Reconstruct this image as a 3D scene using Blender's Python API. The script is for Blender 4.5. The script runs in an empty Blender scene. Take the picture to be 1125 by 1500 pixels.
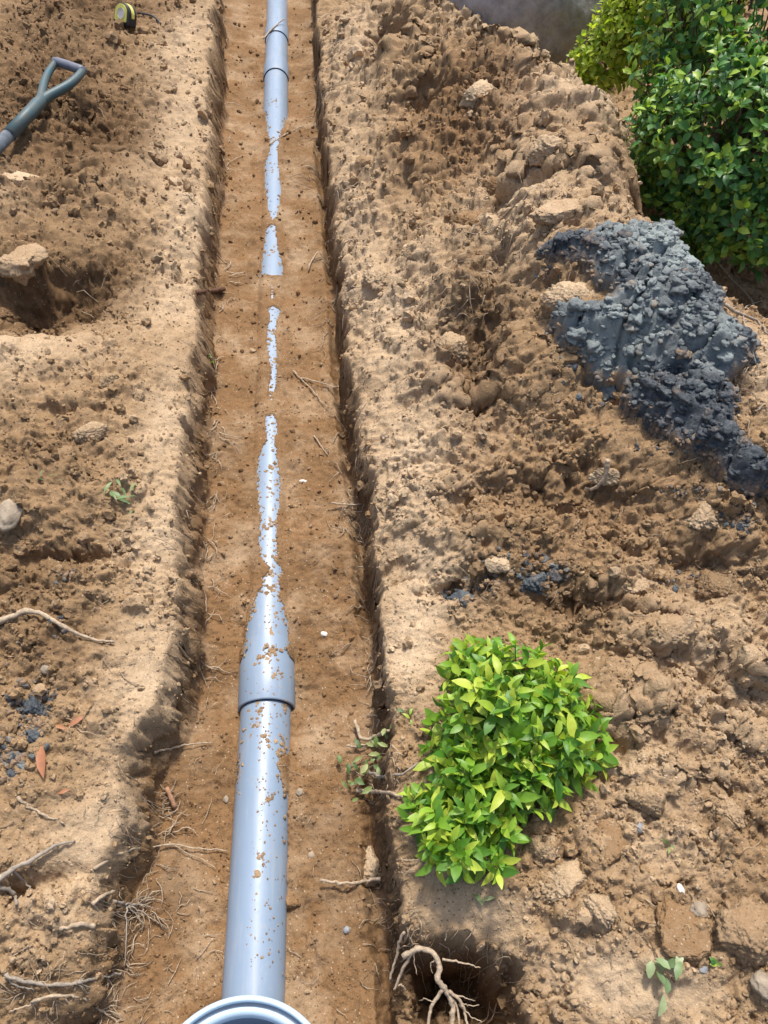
import bpy, math, random
import numpy as np
from mathutils import Vector, Matrix, Quaternion

# ------------------------------------------------------------------ camera, sky, sun, exposure
SC = bpy.context.scene
COL = SC.collection
FPX, TH, PS = 1127.0, math.radians(52.0), math.radians(4.55)
CAM = np.array([0.2034, 0.0, 1.615])
FW = np.array([math.sin(PS) * math.cos(TH), math.cos(PS) * math.cos(TH), -math.sin(TH)])
RT = np.array([math.cos(PS), -math.sin(PS), 0.0])
UP = np.cross(RT, FW)
cam_data = bpy.data.cameras.new('camera')
cam = bpy.data.objects.new('camera', cam_data)
COL.objects.link(cam)
cam.matrix_world = Matrix(((RT[0], UP[0], -FW[0], CAM[0]), (RT[1], UP[1], -FW[1], CAM[1]),
                           (RT[2], UP[2], -FW[2], CAM[2]), (0, 0, 0, 1)))
cam_data.sensor_fit = 'VERTICAL'
cam_data.sensor_height = 36.0
cam_data.lens = 36.0 * FPX / 1500.0
cam_data.clip_start = 0.05
cam_data.clip_end = 500
SC.camera = cam

SUN_EL, SUN_AZ = math.radians(64), math.radians(14)      # azimuth clockwise from +Y
world = bpy.data.worlds.new('World')
SC.world = world
world.use_nodes = True
wn = world.node_tree
sky = wn.nodes.new('ShaderNodeTexSky')
sky.sky_type = 'NISHITA'
sky.sun_disc = False
sky.sun_elevation = SUN_EL
sky.sun_rotation = SUN_AZ
sky.air_density = 1.0
sky.dust_density = 4.0
wn.links.new(sky.outputs[0], wn.nodes['Background'].inputs[0])
wn.nodes['Background'].inputs[1].default_value = 0.15
sl = bpy.data.lights.new('sun', 'SUN')
sl.energy = 3.3
sl.angle = math.radians(7)
sl.color = (1.0, 0.965, 0.91)
sun = bpy.data.objects.new('sun', sl)
COL.objects.link(sun)
sdir = Vector((math.sin(SUN_AZ) * math.cos(SUN_EL), math.cos(SUN_AZ) * math.cos(SUN_EL), math.sin(SUN_EL)))
sun.rotation_euler = sdir.to_track_quat('Z', 'Y').to_euler()
vs = SC.view_settings
vs.view_transform = 'Standard'
vs.look = 'None'
vs.exposure = 0.52
vs.gamma = 1.0
vs.use_curve_mapping = False

rng = np.random.default_rng(7)
random.seed(7)


# ------------------------------------------------------------------ pixel <-> place
def at(px, py, z):
    d = FW + RT * (px - 562.5) / FPX - UP * (py - 750) / FPX
    return CAM + d * ((z - CAM[2]) / d[2])


def proj(p):
    q = np.asarray(p) - CAM
    w = q @ FW
    return 562.5 + FPX * (q @ RT) / w, 750 - FPX * (q @ UP) / w


# ------------------------------------------------------------------ noise
def h01(ix, iy, s):
    n = ix.astype(np.int64) * 374761393 + iy.astype(np.int64) * 668265263 + s * 974634321
    n = (n ^ (n >> 13)) & 0xFFFFFFFF
    n = (n * 1274126177) & 0xFFFFFFFF
    n = (n ^ (n >> 16)) & 0xFFFFFFFF
    n = (n * 2246822519) & 0xFFFFFFFF
    n = n ^ (n >> 15)
    return (n & 0xFFFFFF) / 16777216.0


def perlin(x, y, s=0):
    x0 = np.floor(x); y0 = np.floor(y)
    fx = x - x0; fy = y - y0
    ix = x0.astype(np.int64); iy = y0.astype(np.int64)
    u = fx * fx * fx * (fx * (fx * 6 - 15) + 10)
    v = fy * fy * fy * (fy * (fy * 6 - 15) + 10)

    def g(i, j):
        a = h01(ix + i, iy + j, s) * 6.2831853
        return np.cos(a) * (fx - i) + np.sin(a) * (fy - j)
    a = g(0, 0); b = g(1, 0); c = g(0, 1); d = g(1, 1)
    ab = a + (b - a) * u
    cd = c + (d - c) * u
    return (ab + (cd - ab) * v) * 1.5


def fbm(x, y, s=0, o=4):
    r = 0.0; a = 0.5; f = 1.0
    for k in range(o):
        r = r + a * perlin(x * f + 17.3 * k, y * f - 9.1 * k, s + k)
        a *= 0.5; f *= 2.03
    return r


def clods(x, y, sc, s, prob, flat=0.75):
    """union of irregular half buried lumps: height, and a random value per lump"""
    x = x / sc; y = y / sc
    wx = x + 0.22 * perlin(x * 2.3, y * 2.3, s + 50) + 0.10 * perlin(x * 6.1, y * 6.1, s + 52)
    wy = y + 0.22 * perlin(x * 2.3, y * 2.3, s + 51) + 0.10 * perlin(x * 6.1, y * 6.1, s + 53)
    ix = np.floor(wx).astype(np.int64); iy = np.floor(wy).astype(np.int64)
    best = np.zeros_like(x); rid = np.zeros_like(x) + 0.5
    for i in (-1, 0, 1):
        for j in (-1, 0, 1):
            a = ix + i; b = iy + j
            q = h01(a, b, s)
            R = 0.18 + 0.5 * h01(a, b, s + 1) ** 1.6
            dx = wx - (a + h01(a, b, s + 2)); dy = wy - (b + h01(a, b, s + 3))
            t = h01(a, b, s + 4) * 3.14159
            ct, st = np.cos(t), np.sin(t)
            e = (dx * ct + dy * st); f = (-dx * st + dy * ct) * 1.35
            hh = R * flat * np.sqrt(np.clip(1 - (e * e + f * f) / (R * R), 0, None)) * (q < prob)
            m = hh > best
            best = np.where(m, hh, best)
            rid = np.where(m, h01(a, b, s + 5), rid)
    return best * sc, rid


def sstep(a, b, x):
    t = np.clip((x - a) / (b - a), 0, 1)
    return t * t * (3 - 2 * t)


# ------------------------------------------------------------------ mesh helpers
def link(name, me, parent=None, mat=None):
    o = bpy.data.objects.new(name, me)
    COL.objects.link(o)
    if mat is not None and me is not None and len(me.materials) == 0:
        me.materials.append(mat)
    if parent is not None:
        o.parent = parent
    return o


def mesh_np(name, V, F, smooth=True, mat=None):
    V = np.ascontiguousarray(V, dtype=np.float32); F = np.ascontiguousarray(F, dtype=np.int32)
    me = bpy.data.meshes.new(name)
    k = F.shape[1]
    me.vertices.add(len(V)); me.vertices.foreach_set('co', V.ravel())
    me.loops.add(F.size); me.loops.foreach_set('vertex_index', F.ravel())
    me.polygons.add(len(F))
    me.polygons.foreach_set('loop_start', np.arange(0, F.size, k, dtype=np.int32))
    me.polygons.foreach_set('loop_total', np.full(len(F), k, dtype=np.int32))
    me.polygons.foreach_set('use_smooth', np.full(len(F), smooth, dtype=bool))
    me.update(calc_edges=True)
    if mat:
        me.materials.append(mat)
    return me


def set_col(me, name, A):
    at_ = me.attributes.new(name, 'FLOAT_COLOR', 'POINT')
    at_.data.foreach_set('color', np.ascontiguousarray(A, dtype=np.float32).ravel())


def tag(o, label, cat, group=None, kind=None):
    if label: o['label'] = label
    if cat: o['category'] = cat
    if group: o['group'] = group
    if kind: o['kind'] = kind
    return o


def empty(name, loc, label, cat, group=None):
    o = bpy.data.objects.new(name, None)
    o.empty_display_size = 0.05
    COL.objects.link(o)
    o.location = loc
    return tag(o, label, cat, group)


class MB:
    def __init__(self):
        self.V = []; self.F = []; self.n = 0

    def add(self, V, F):
        self.V.append(np.asarray(V, float)); self.F += [tuple(i + self.n for i in f) for f in F]
        self.n += len(V)

    def tube(self, P, R, sides=7, cap=True):
        P = np.asarray(P, float)
        n = len(P)
        R = np.broadcast_to(np.asarray(R, float), (n,))
        T = np.gradient(P, axis=0)
        T /= np.linalg.norm(T, axis=1)[:, None] + 1e-12
        ref = np.array([0.13, 0.21, 0.97])
        V = []
        a = np.cross(T[0], ref); a /= np.linalg.norm(a) + 1e-9
        for i in range(n):
            a = a - T[i] * (a @ T[i]); a /= np.linalg.norm(a) + 1e-9
            b = np.cross(T[i], a)
            for k in range(sides):
                t = 2 * math.pi * k / sides
                V.append(P[i] + R[i] * (math.cos(t) * a + math.sin(t) * b))
        F = []
        for i in range(n - 1):
            for k in range(sides):
                k2 = (k + 1) % sides
                F.append((i * sides + k, i * sides + k2, (i + 1) * sides + k2, (i + 1) * sides + k))
        if cap:
            F.append(tuple(range(sides))[::-1]); F.append(tuple((n - 1) * sides + k for k in range(sides)))
        self.add(V, F)

    def lathe(self, prof, o, ax, seg=48, close=False):
        """prof: list of (s, r) along axis ax from origin o"""
        o = np.asarray(o, float); ax = np.asarray(ax, float); ax = ax / np.linalg.norm(ax)
        a = np.cross(ax, [0.1, 0.2, 0.97] if abs(ax[2]) < 0.8 else [1, 0, 0]); a /= np.linalg.norm(a)
        b = np.cross(ax, a)
        V = []
        for s, r in prof:
            for k in range(seg):
                t = 2 * math.pi * k / seg
                V.append(o + ax * s + r * (math.cos(t) * a + math.sin(t) * b))
        F = []
        m = len(prof)
        for i in range(m - 1 + (1 if close else 0)):
            i2 = (i + 1) % m
            for k in range(seg):
                k2 = (k + 1) % seg
                F.append((i * seg + k, i * seg + k2, i2 * seg + k2, i2 * seg + k))
        self.add(V, F)

    def build(self, name, mat, parent=None, smooth=True, origin=None):
        V = np.vstack(self.V)
        if origin is not None:
            V = V - np.asarray(origin)
        me = bpy.data.meshes.new(name)
        me.from_pydata([tuple(v) for v in V], [], self.F)
        me.polygons.foreach_set('use_smooth', np.full(len(self.F), smooth, dtype=bool))
        me.materials.append(mat)
        me.update()
        o = link(name, me, parent)
        if parent is None and origin is not None:
            o.location = tuple(origin)
        return o


# ------------------------------------------------------------------ materials
def new_mat(name):
    m = bpy.data.materials.new(name)
    m.use_nodes = True
    nt = m.node_tree
    return m, nt, nt.nodes['Principled BSDF']


def N(nt, t, **kw):
    n = nt.nodes.new(t)
    for k, v in kw.items():
        setattr(n, k, v)
    return n


def mixc(nt, fac, a, b, blend='MIX'):
    n = N(nt, 'ShaderNodeMix', data_type='RGBA', blend_type=blend)
    for sock, v in ((n.inputs[0], fac), (n.inputs[6], a), (n.inputs[7], b)):
        if isinstance(v, (int, float)):
            sock.default_value = v
        elif isinstance(v, tuple):
            sock.default_value = (*v, 1) if len(v) == 3 else v
        else:
            nt.links.new(v, sock)
    return n.outputs[2]


def math_n(nt, op, a, b=None, c=None):
    n = N(nt, 'ShaderNodeMath', operation=op)
    for i, v in enumerate((a, b, c)):
        if v is None: continue
        if isinstance(v, (int, float)): n.inputs[i].default_value = v
        else: nt.links.new(v, n.inputs[i])
    return n.outputs[0]


def noise_n(nt, vec, scale, detail=4, rough=0.6):
    n = N(nt, 'ShaderNodeTexNoise')
    n.inputs['Scale'].default_value = scale
    n.inputs['Detail'].default_value = detail
    n.inputs['Roughness'].default_value = rough
    nt.links.new(vec, n.inputs['Vector'])
    return n.outputs['Fac']


def ramp(nt, v, lo, hi):
    n = N(nt, 'ShaderNodeMapRange')
    n.inputs['From Min'].default_value = lo; n.inputs['From Max'].default_value = hi
    nt.links.new(v, n.inputs['Value'])
    return n.outputs[0]


C_BASE = (0.275, 0.178, 0.094)
C_DRY = (0.49, 0.365, 0.235)
C_MOIST_SHADE = (0.115, 0.066, 0.031)  # damp soil, also the shade painted into holes and hollows
C_OCHRE = (0.215, 0.122, 0.056)


def soil_material():
    m, nt, b = new_mat('soil')
    geo = N(nt, 'ShaderNodeNewGeometry')
    P = geo.outputs['Position']
    att = N(nt, 'ShaderNodeAttribute', attribute_name='soil_mix')
    sep = N(nt, 'ShaderNodeSeparateColor')
    nt.links.new(att.outputs['Color'], sep.inputs[0])
    dry, moist_shade, och, tint = sep.outputs[0], sep.outputs[1], sep.outputs[2], att.outputs['Alpha']
    n1 = noise_n(nt, P, 9, 6, 0.65)
    n2 = noise_n(nt, P, 55, 5, 0.7)
    n3 = noise_n(nt, P, 260, 3, 0.7)
    d2 = math_n(nt, 'ADD', dry, math_n(nt, 'MULTIPLY', math_n(nt, 'SUBTRACT', n2, 0.5), 0.9))
    d2 = math_n(nt, 'ADD', d2, math_n(nt, 'MULTIPLY', math_n(nt, 'SUBTRACT', n1, 0.5), 0.7))
    d2 = N(nt, 'ShaderNodeClamp').outputs[0] if False else d2
    m2 = math_n(nt, 'ADD', moist_shade, math_n(nt, 'MULTIPLY', math_n(nt, 'SUBTRACT', n1, 0.5), 0.9))
    m2 = math_n(nt, 'ADD', m2, math_n(nt, 'MULTIPLY', math_n(nt, 'SUBTRACT', n3, 0.5), 0.5))
    c = mixc(nt, ramp(nt, och, 0, 1), C_BASE, C_OCHRE)
    c = mixc(nt, ramp(nt, d2, 0.05, 1.0), c, C_DRY)
    c = mixc(nt, ramp(nt, m2, 0.15, 1.05), c, C_MOIST_SHADE)
    # light and dark grains; dark specks paint in the shade of small pits
    n4 = noise_n(nt, P, 620, 2, 0.7)
    v = math_n(nt, 'ADD', 0.16, math_n(nt, 'ADD', math_n(nt, 'MULTIPLY', n3, 0.75), math_n(nt, 'MULTIPLY', n4, 0.62)))
    v = math_n(nt, 'ADD', v, math_n(nt, 'MULTIPLY', tint, 0.34))
    vv = N(nt, 'ShaderNodeCombineColor')
    for i in range(3): nt.links.new(v, vv.inputs[i])
    c = mixc(nt, 1.0, c, vv.outputs[0], 'MULTIPLY')
    vor = N(nt, 'ShaderNodeTexVoronoi'); vor.inputs['Scale'].default_value = 95
    nt.links.new(P, vor.inputs['Vector'])
    sp = N(nt, 'ShaderNodeMapRange'); sp.inputs[1].default_value = 0.10; sp.inputs[2].default_value = 0.16
    sp.inputs[3].default_value = 1; sp.inputs[4].default_value = 0
    nt.links.new(vor.outputs['Distance'], sp.inputs[0])
    sc_ = N(nt, 'ShaderNodeSeparateColor'); nt.links.new(vor.outputs['Color'], sc_.inputs[0])
    pale = math_n(nt, 'MULTIPLY', sp.outputs[0], math_n(nt, 'GREATER_THAN', sc_.outputs[0], 0.86))
    dark = math_n(nt, 'MULTIPLY', sp.outputs[0], math_n(nt, 'LESS_THAN', sc_.outputs[0], 0.22))  # pit shade put into the colour as specks
    c = mixc(nt, math_n(nt, 'MULTIPLY', pale, 0.6), c, (0.58, 0.49, 0.37))
    c = mixc(nt, math_n(nt, 'MULTIPLY', dark, 0.7), c, (0.06, 0.04, 0.027))
    vor2 = N(nt, 'ShaderNodeTexVoronoi'); vor2.inputs['Scale'].default_value = 170
    nt.links.new(P, vor2.inputs['Vector'])
    s2 = N(nt, 'ShaderNodeSeparateColor'); nt.links.new(vor2.outputs['Color'], s2.inputs[0])
    pit_shade = math_n(nt, 'MULTIPLY', math_n(nt, 'LESS_THAN', vor2.outputs['Distance'], 0.30), math_n(nt, 'LESS_THAN', s2.outputs[1], 0.21))  # finer specks, again painted shade of pits
    c = mixc(nt, math_n(nt, 'MULTIPLY', pit_shade, 0.62), c, (0.055, 0.036, 0.024))
    lt = math_n(nt, 'MULTIPLY', math_n(nt, 'LESS_THAN', vor2.outputs['Distance'], 0.26), math_n(nt, 'GREATER_THAN', s2.outputs[1], 0.90))
    c = mixc(nt, math_n(nt, 'MULTIPLY', lt, 0.5), c, (0.55, 0.45, 0.32))
    nt.links.new(c, b.inputs['Base Color'])
    b.inputs['Roughness'].default_value = 0.95
    b.inputs['Specular IOR Level'].default_value = 0.15
    bp = N(nt, 'ShaderNodeBump'); bp.inputs['Strength'].default_value = 0.75; bp.inputs['Distance'].default_value = 0.006
    hgt = math_n(nt, 'ADD', math_n(nt, 'MULTIPLY', noise_n(nt, P, 140, 5, 0.75), 0.8), math_n(nt, 'MULTIPLY', n3, 0.5))
    nt.links.new(hgt, bp.inputs['Height'])
    nt.links.new(bp.outputs[0], b.inputs['Normal'])
    return m


def clay_material():
    m, nt, b = new_mat('grey_clay')
    geo = N(nt, 'ShaderNodeNewGeometry'); P = geo.outputs['Position']
    n1 = noise_n(nt, P, 11, 5, 0.65); n2 = noise_n(nt, P, 70, 5, 0.7); n3 = noise_n(nt, P, 200, 4, 0.7)
    att = N(nt, 'ShaderNodeAttribute', attribute_name='clay_mix')
    sep = N(nt, 'ShaderNodeSeparateColor'); nt.links.new(att.outputs['Color'], sep.inputs[0])
    c = mixc(nt, ramp(nt, n2, 0.35, 0.7), (0.028, 0.033, 0.039), (0.105, 0.118, 0.130))
    pal = math_n(nt, 'ADD', sep.outputs[0], math_n(nt, 'MULTIPLY', math_n(nt, 'SUBTRACT', n1, 0.5), 1.2))
    c = mixc(nt, ramp(nt, pal, 0.2, 1.1), c, (0.25, 0.28, 0.268))
    bro = math_n(nt, 'ADD', sep.outputs[1], math_n(nt, 'MULTIPLY', math_n(nt, 'SUBTRACT', n2, 0.5), 1.3))
    c = mixc(nt, ramp(nt, bro, 0.45, 0.9), c, (0.27, 0.175, 0.10))
    nt.links.new(c, b.inputs['Base Color'])
    b.inputs['Roughness'].default_value = 0.7
    b.inputs['Specular IOR Level'].default_value = 0.25
    bp = N(nt, 'ShaderNodeBump'); bp.inputs['Strength'].default_value = 0.8; bp.inputs['Distance'].default_value = 0.006
    nt.links.new(math_n(nt, 'ADD', n2, math_n(nt, 'MULTIPLY', n3, 0.6)), bp.inputs['Height'])
    nt.links.new(bp.outputs[0], b.inputs['Normal'])
    return m


def simple_mat(name, col, rough=0.6, spec=0.4, var=0.25, scale=40, bump=0.2, col2=None):
    m, nt, b = new_mat(name)
    tc = N(nt, 'ShaderNodeNewGeometry'); P = tc.outputs['Position']
    n1 = noise_n(nt, P, scale, 5, 0.65)
    c2 = col2 or tuple(x * (1 - var) for x in col)
    c = mixc(nt, ramp(nt, n1, 0.35, 0.65), c2, col)
    nt.links.new(c, b.inputs['Base Color'])
    b.inputs['Roughness'].default_value = rough
    b.inputs['Specular IOR Level'].default_value = spec
    if bump:
        bp = N(nt, 'ShaderNodeBump'); bp.inputs['Strength'].default_value = bump; bp.inputs['Distance'].default_value = 0.004
        nt.links.new(noise_n(nt, P, scale * 3, 4, 0.7), bp.inputs['Height'])
        nt.links.new(bp.outputs[0], b.inputs['Normal'])
    return m


def pipe_material():
    m, nt, b = new_mat('grey_pvc')
    geo = N(nt, 'ShaderNodeNewGeometry'); P = geo.outputs['Position']
    n1 = noise_n(nt, P, 14, 5, 0.65); n2 = noise_n(nt, P, 120, 4, 0.7); n3 = noise_n(nt, P, 45, 6, 0.75)
    c = mixc(nt, n1, (0.185, 0.25, 0.335), (0.222, 0.288, 0.372))
    dust = math_n(nt, 'ADD', math_n(nt, 'MULTIPLY', n3, 0.7), math_n(nt, 'MULTIPLY', n2, 0.4))
    c = mixc(nt, math_n(nt, 'MULTIPLY', ramp(nt, dust, 0.62, 0.78), 0.5), c, (0.38, 0.31, 0.23))
    geo2 = N(nt, 'ShaderNodeMapping'); geo2.inputs['Scale'].default_value = (60, 6, 60); nt.links.new(P, geo2.inputs['Vector'])
    st_ = noise_n(nt, geo2.outputs[0], 1.0, 4, 0.7)
    c = mixc(nt, math_n(nt, 'MULTIPLY', ramp(nt, st_, 0.52, 0.75), 0.35), c, (0.40, 0.38, 0.35))
    nt.links.new(c, b.inputs['Base Color'])
    nt.links.new(math_n(nt, 'ADD', 0.33, math_n(nt, 'MULTIPLY', ramp(nt, dust, 0.45, 0.75), 0.25)), b.inputs['Roughness'])
    b.inputs['Specular IOR Level'].default_value = 0.55
    return m


def leaf_material(name, dark, mid, light, trans=0.35, rough=0.42, spec=0.45):
    m, nt, b = new_mat(name)
    oi = N(nt, 'ShaderNodeObjectInfo'); geo = N(nt, 'ShaderNodeNewGeometry')
    r = math_n(nt, 'FRACT', math_n(nt, 'ADD', math_n(nt, 'MULTIPLY', oi.outputs['Random'], 3.7), geo.outputs['Random Per Island']))
    cr = N(nt, 'ShaderNodeValToRGB')
    e = cr.color_ramp.elements
    e[0].position = 0.0; e[0].color = (*dark, 1)
    e[1].position = 1.0; e[1].color = (*light, 1)
    q = e.new(0.55); q.color = (*mid, 1)
    nt.links.new(r, cr.inputs[0])
    n1 = noise_n(nt, geo.outputs['Position'], 90, 3, 0.6)
    c = mixc(nt, ramp(nt, n1, 0.2, 0.8), tuple(x * 0.8 for x in (1, 1, 1)), (1.1, 1.1, 1.1))
    c = mixc(nt, 1.0, cr.outputs[0], c, 'MULTIPLY')
    nt.links.new(c, b.inputs['Base Color'])
    b.inputs['Roughness'].default_value = rough
    b.inputs['Specular IOR Level'].default_value = spec
    tr = N(nt, 'ShaderNodeBsdfTranslucent')
    nt.links.new(mixc(nt, 1.0, c, (1.25, 1.3, 0.5), 'MULTIPLY'), tr.inputs['Color'])
    mx = N(nt, 'ShaderNodeMixShader'); mx.inputs[0].default_value = trans
    nt.links.new(b.outputs[0], mx.inputs[1]); nt.links.new(tr.outputs[0], mx.inputs[2])
    nt.links.new(mx.outputs[0], nt.nodes['Material Output'].inputs['Surface'])
    return m


M_SOIL = soil_material()
M_CLAY = clay_material()
M_PIPE = pipe_material()
M_SEAL = simple_mat('black_rubber', (0.02, 0.02, 0.022), 0.6, 0.3, 0.2, 60, 0)
M_RIM = simple_mat('pale_plastic', (0.47, 0.60, 0.70), 0.3, 0.5, 0.08, 30, 0)
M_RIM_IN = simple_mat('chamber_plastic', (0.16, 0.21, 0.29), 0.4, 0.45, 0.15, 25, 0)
M_ROOT = simple_mat('pale_root', (0.50, 0.385, 0.265), 0.85, 0.2, 0.45, 120, 0.5)
M_ROOT_G = simple_mat('grey_root', (0.37, 0.31, 0.245), 0.9, 0.15, 0.45, 120, 0.5)
M_ROOT_R = simple_mat('reddish_root', (0.40, 0.22, 0.13), 0.85, 0.2, 0.4, 120, 0.5)
M_WOOD = simple_mat('brown_wood', (0.15, 0.08, 0.05), 0.85, 0.2, 0.5, 90, 0.5)
M_ROCK = simple_mat('grey_boulder', (0.36, 0.33, 0.31), 0.95, 0.1, 0.3, 22, 1.0, (0.22, 0.20, 0.19))
M_STONE = simple_mat('pale_stone', (0.36, 0.29, 0.21), 0.85, 0.25, 0.4, 60, 0.5)
M_WHITE = simple_mat('white_chip', (0.68, 0.64, 0.56), 0.7, 0.3, 0.2, 60, 0.2)
M_BLUE = simple_mat('grey_pebble', (0.25, 0.26, 0.275), 0.6, 0.3, 0.25, 60, 0.2)
M_TEAL = simple_mat('teal_plastic', (0.035, 0.095, 0.115), 0.5, 0.4, 0.4, 25, 0.15, (0.075, 0.088, 0.08))
M_GRIP = simple_mat('grey_grip', (0.15, 0.155, 0.19), 0.5, 0.4, 0.3, 40, 0.15)
M_SHAFT = simple_mat('worn_shaft', (0.17, 0.16, 0.19), 0.5, 0.4, 0.4, 25, 0.15, (0.05, 0.085, 0.10))
M_STEEL = simple_mat('dull_steel', (0.2, 0.2, 0.2), 0.5, 0.5, 0.4, 25, 0.15)
M_YEL = simple_mat('yellow_plastic', (0.72, 0.66, 0.13), 0.35, 0.5, 0.1, 40, 0)
M_BLK = simple_mat('black_plastic', (0.018, 0.02, 0.024), 0.4, 0.5, 0.3, 40, 0)
M_LEAF = leaf_material('bright_leaf', (0.075, 0.21, 0.024), (0.22, 0.40, 0.034), (0.50, 0.58, 0.07), 0.36, 0.46)
M_BUSH = leaf_material('dark_leaf', (0.045, 0.13, 0.035), (0.095, 0.24, 0.045), (0.36, 0.50, 0.06), 0.30, 0.42, 0.36)
M_YLEAF = leaf_material('yellow_green_leaf', (0.24, 0.36, 0.04), (0.42, 0.54, 0.06), (0.60, 0.64, 0.12), 0.55, 0.45)
M_WEED = leaf_material('weed_leaf', (0.07, 0.13, 0.035), (0.13, 0.21, 0.055), (0.36, 0.40, 0.15), 0.3, 0.5)
M_PALELEAF = leaf_material('wilted_leaf', (0.12, 0.19, 0.075), (0.22, 0.30, 0.13), (0.40, 0.44, 0.26), 0.25, 0.5)
M_DRYLEAF = leaf_material('orange_dry_leaf', (0.33, 0.13, 0.06), (0.36, 0.15, 0.07), (0.40, 0.18, 0.08), 0.15, 0.6)
M_TWIG = simple_mat('twig_bark', (0.17, 0.115, 0.075), 0.9, 0.15, 0.4, 120, 0.4)

# ------------------------------------------------------------------ the drain pipe's line and how much of it shows
R_PIPE, R_SOCK = 0.056, 0.0635
X_CH, Y_CH = -0.0231, 0.0147
SOCK_Y = at(391, 1023, 0.06)[1]
SOCK_Y2 = at(391, 955, 0.06)[1]
CPL1_Y = at(405, 99, 0.06)[1]
CPL2_Y = at(405, 44, 0.06)[1]
NEAR_A = np.array([-0.0165, 0.05]); NEAR_B = np.array([0.0, SOCK_Y])


def pipe_x(y):
    y = np.asarray(y, float)
    t = np.clip((y - NEAR_A[1]) / (NEAR_B[1] - NEAR_A[1]), -1, 1)
    return NEAR_A[0] + (NEAR_B[0] - NEAR_A[0]) * t


def pipe_r(y):
    return np.where((y > SOCK_Y - 0.004) & (y < SOCK_Y2 + 0.03), R_SOCK, np.where((y > CPL1_Y) & (y < CPL1_Y + 0.11), 0.0605,
           np.where(y > CPL2_Y, 0.0605, R_PIPE)))


EXPO = [(-200, 380, 435), (20, 380, 430), (100, 380, 430), (150, 384, 426), (162, 389, 420), (175, 390.5, 415), (186, 392, 412), (195, 393.5, 409),
        (205, 396, 409), (216, 396, 405), (226, 394, 406), (235, 388.5, 407), (250, 388.5, 408), (275, 389, 411), (286, 391, 410), (300, 393, 408), (310, 395, 406),
        (318, 397.5, 404), (323, 400, 400), (329, 400, 400), (334, 391, 403), (350, 388, 404), (365, 386.5, 406), (385, 384, 413),
        (401, 381, 413), (404, 399, 399), (449, 399, 399), (453, 392, 411), (459, 396, 409), (466, 397, 405), (490, 391, 402), (505, 393, 404), (520, 394, 405),
        (535, 397, 404), (550, 398.5, 404), (562, 395.5, 403), (575, 394, 400), (580, 397, 397), (607, 397, 397), (611, 389, 402), (625, 390, 405), (641, 391, 403), (646, 392, 401), (655, 385, 403), (672, 379, 404),
        (690, 376.5, 408), (720, 378, 409), (745, 380, 407), (760, 381.5, 405), (790, 379, 405), (812, 383, 406), (822, 387, 405), (830, 397, 411),
        (838, 394, 411), (847, 386, 407), (860, 386, 409), (866, 379, 408), (880, 371, 412), (895, 366, 416), (911, 361, 420), (928, 358, 420), (940, 356, 419), (952, 354, 419),
        (960, 350, 424), (967, 345, 440), (1040, 340, 440), (1048, 350, 440), (1080, 350, 428), (1090, 350.5, 425), (1100, 352, 418), (1107, 351, 410), (1120, 350, 406),
        (1132, 349, 407), (1145, 348, 412), (1158, 346, 418), (1168, 340, 421.5), (1185, 338, 420), (1260, 330, 421), (1290, 325, 419), (1330, 320, 424), (1350, 315, 430), (1500, 300, 440), (1650, 300, 440)]
ex_y, ex_l, ex_r = [], [], []
for py, a, b in EXPO:
    zt = 0.05 if (b - a) > 34 and py > 900 else 0.055
    ym = at((a + b) / 2, py, zt)[1]
    ex_y.append(ym); ex_l.append(at(a, py, zt)[0]); ex_r.append(at(b, py, zt)[0])
o_ = np.argsort(ex_y)
ex_y = np.array(ex_y)[o_]; ex_l = np.array(ex_l)[o_]; ex_r = np.array(ex_r)[o_]

# ------------------------------------------------------------------ the ground: one height field, finer towards the camera
ZR = 0.22
PX0, PX1, DPX = -70.0, 1195.0, 2.1
HH = CAM[2] - ZR
rows_ = [0.0]
while rows_[-1] < 5.7:
    q = rows_[-1]
    rows_.append(q + (0.0026 if q < .9 else 0.0026 + 0.0039 * min(1, (q - .9) / 1.3)) * (1 if q < 4.3 else 1 + 3 * (q - 4.3)))
d_rows = np.array(rows_)
ext_far = d_rows[-1] * np.geomspace(1.01, 14, 26)
ext_near = -np.geomspace(3.0, 0.01, 20)
DR = np.concatenate([ext_near, d_rows, ext_far])
DEP = np.maximum(DR * math.cos(TH), 0.0) + HH * math.sin(TH)
pxs = np.arange(PX0, PX1, DPX)
ex = np.geomspace(20, 9000, 16)
PXS = np.concatenate([PX0 - ex[::-1], pxs, PX1 + ex])
LAT = (PXS[None, :] - 562.5) / FPX * DEP[:, None]
FWD = np.repeat(DR[:, None], LAT.shape[1], 1)
hx, hy = math.sin(PS), math.cos(PS)
X = CAM[0] + FWD * hx + LAT * hy
Y = CAM[1] + FWD * hy - LAT * hx
NR, NC = X.shape

L_BASE = [(330, -160), (330, 0), (333, 150), (330, 300), (328, 400), (319, 560), (313, 700), (309, 820), (301, 950), (296, 1010),
          (278, 1090), (243, 1170), (236, 1235), (203, 1300), (196, 1400), (182, 1450), (150, 1500), (90, 1640)]
R_BASE = [(452, -160), (456, 0), (464, 150), (471, 250), (483, 350), (490, 450), (498, 560), (510, 660), (524, 760), (535, 850),
          (545, 950), (549, 1050), (546, 1200), (550, 1300), (566, 1400), (575, 1500), (580, 1640)]


def poly_x(pl, z=0.03):
    w = sorted([(at(px, py, z)[1], at(px, py, z)[0]) for px, py in pl])
    return np.array([a for a, _ in w]), np.array([b for _, b in w])


ly, lx = poly_x(L_BASE); ry, rx = poly_x(R_BASE)

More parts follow.
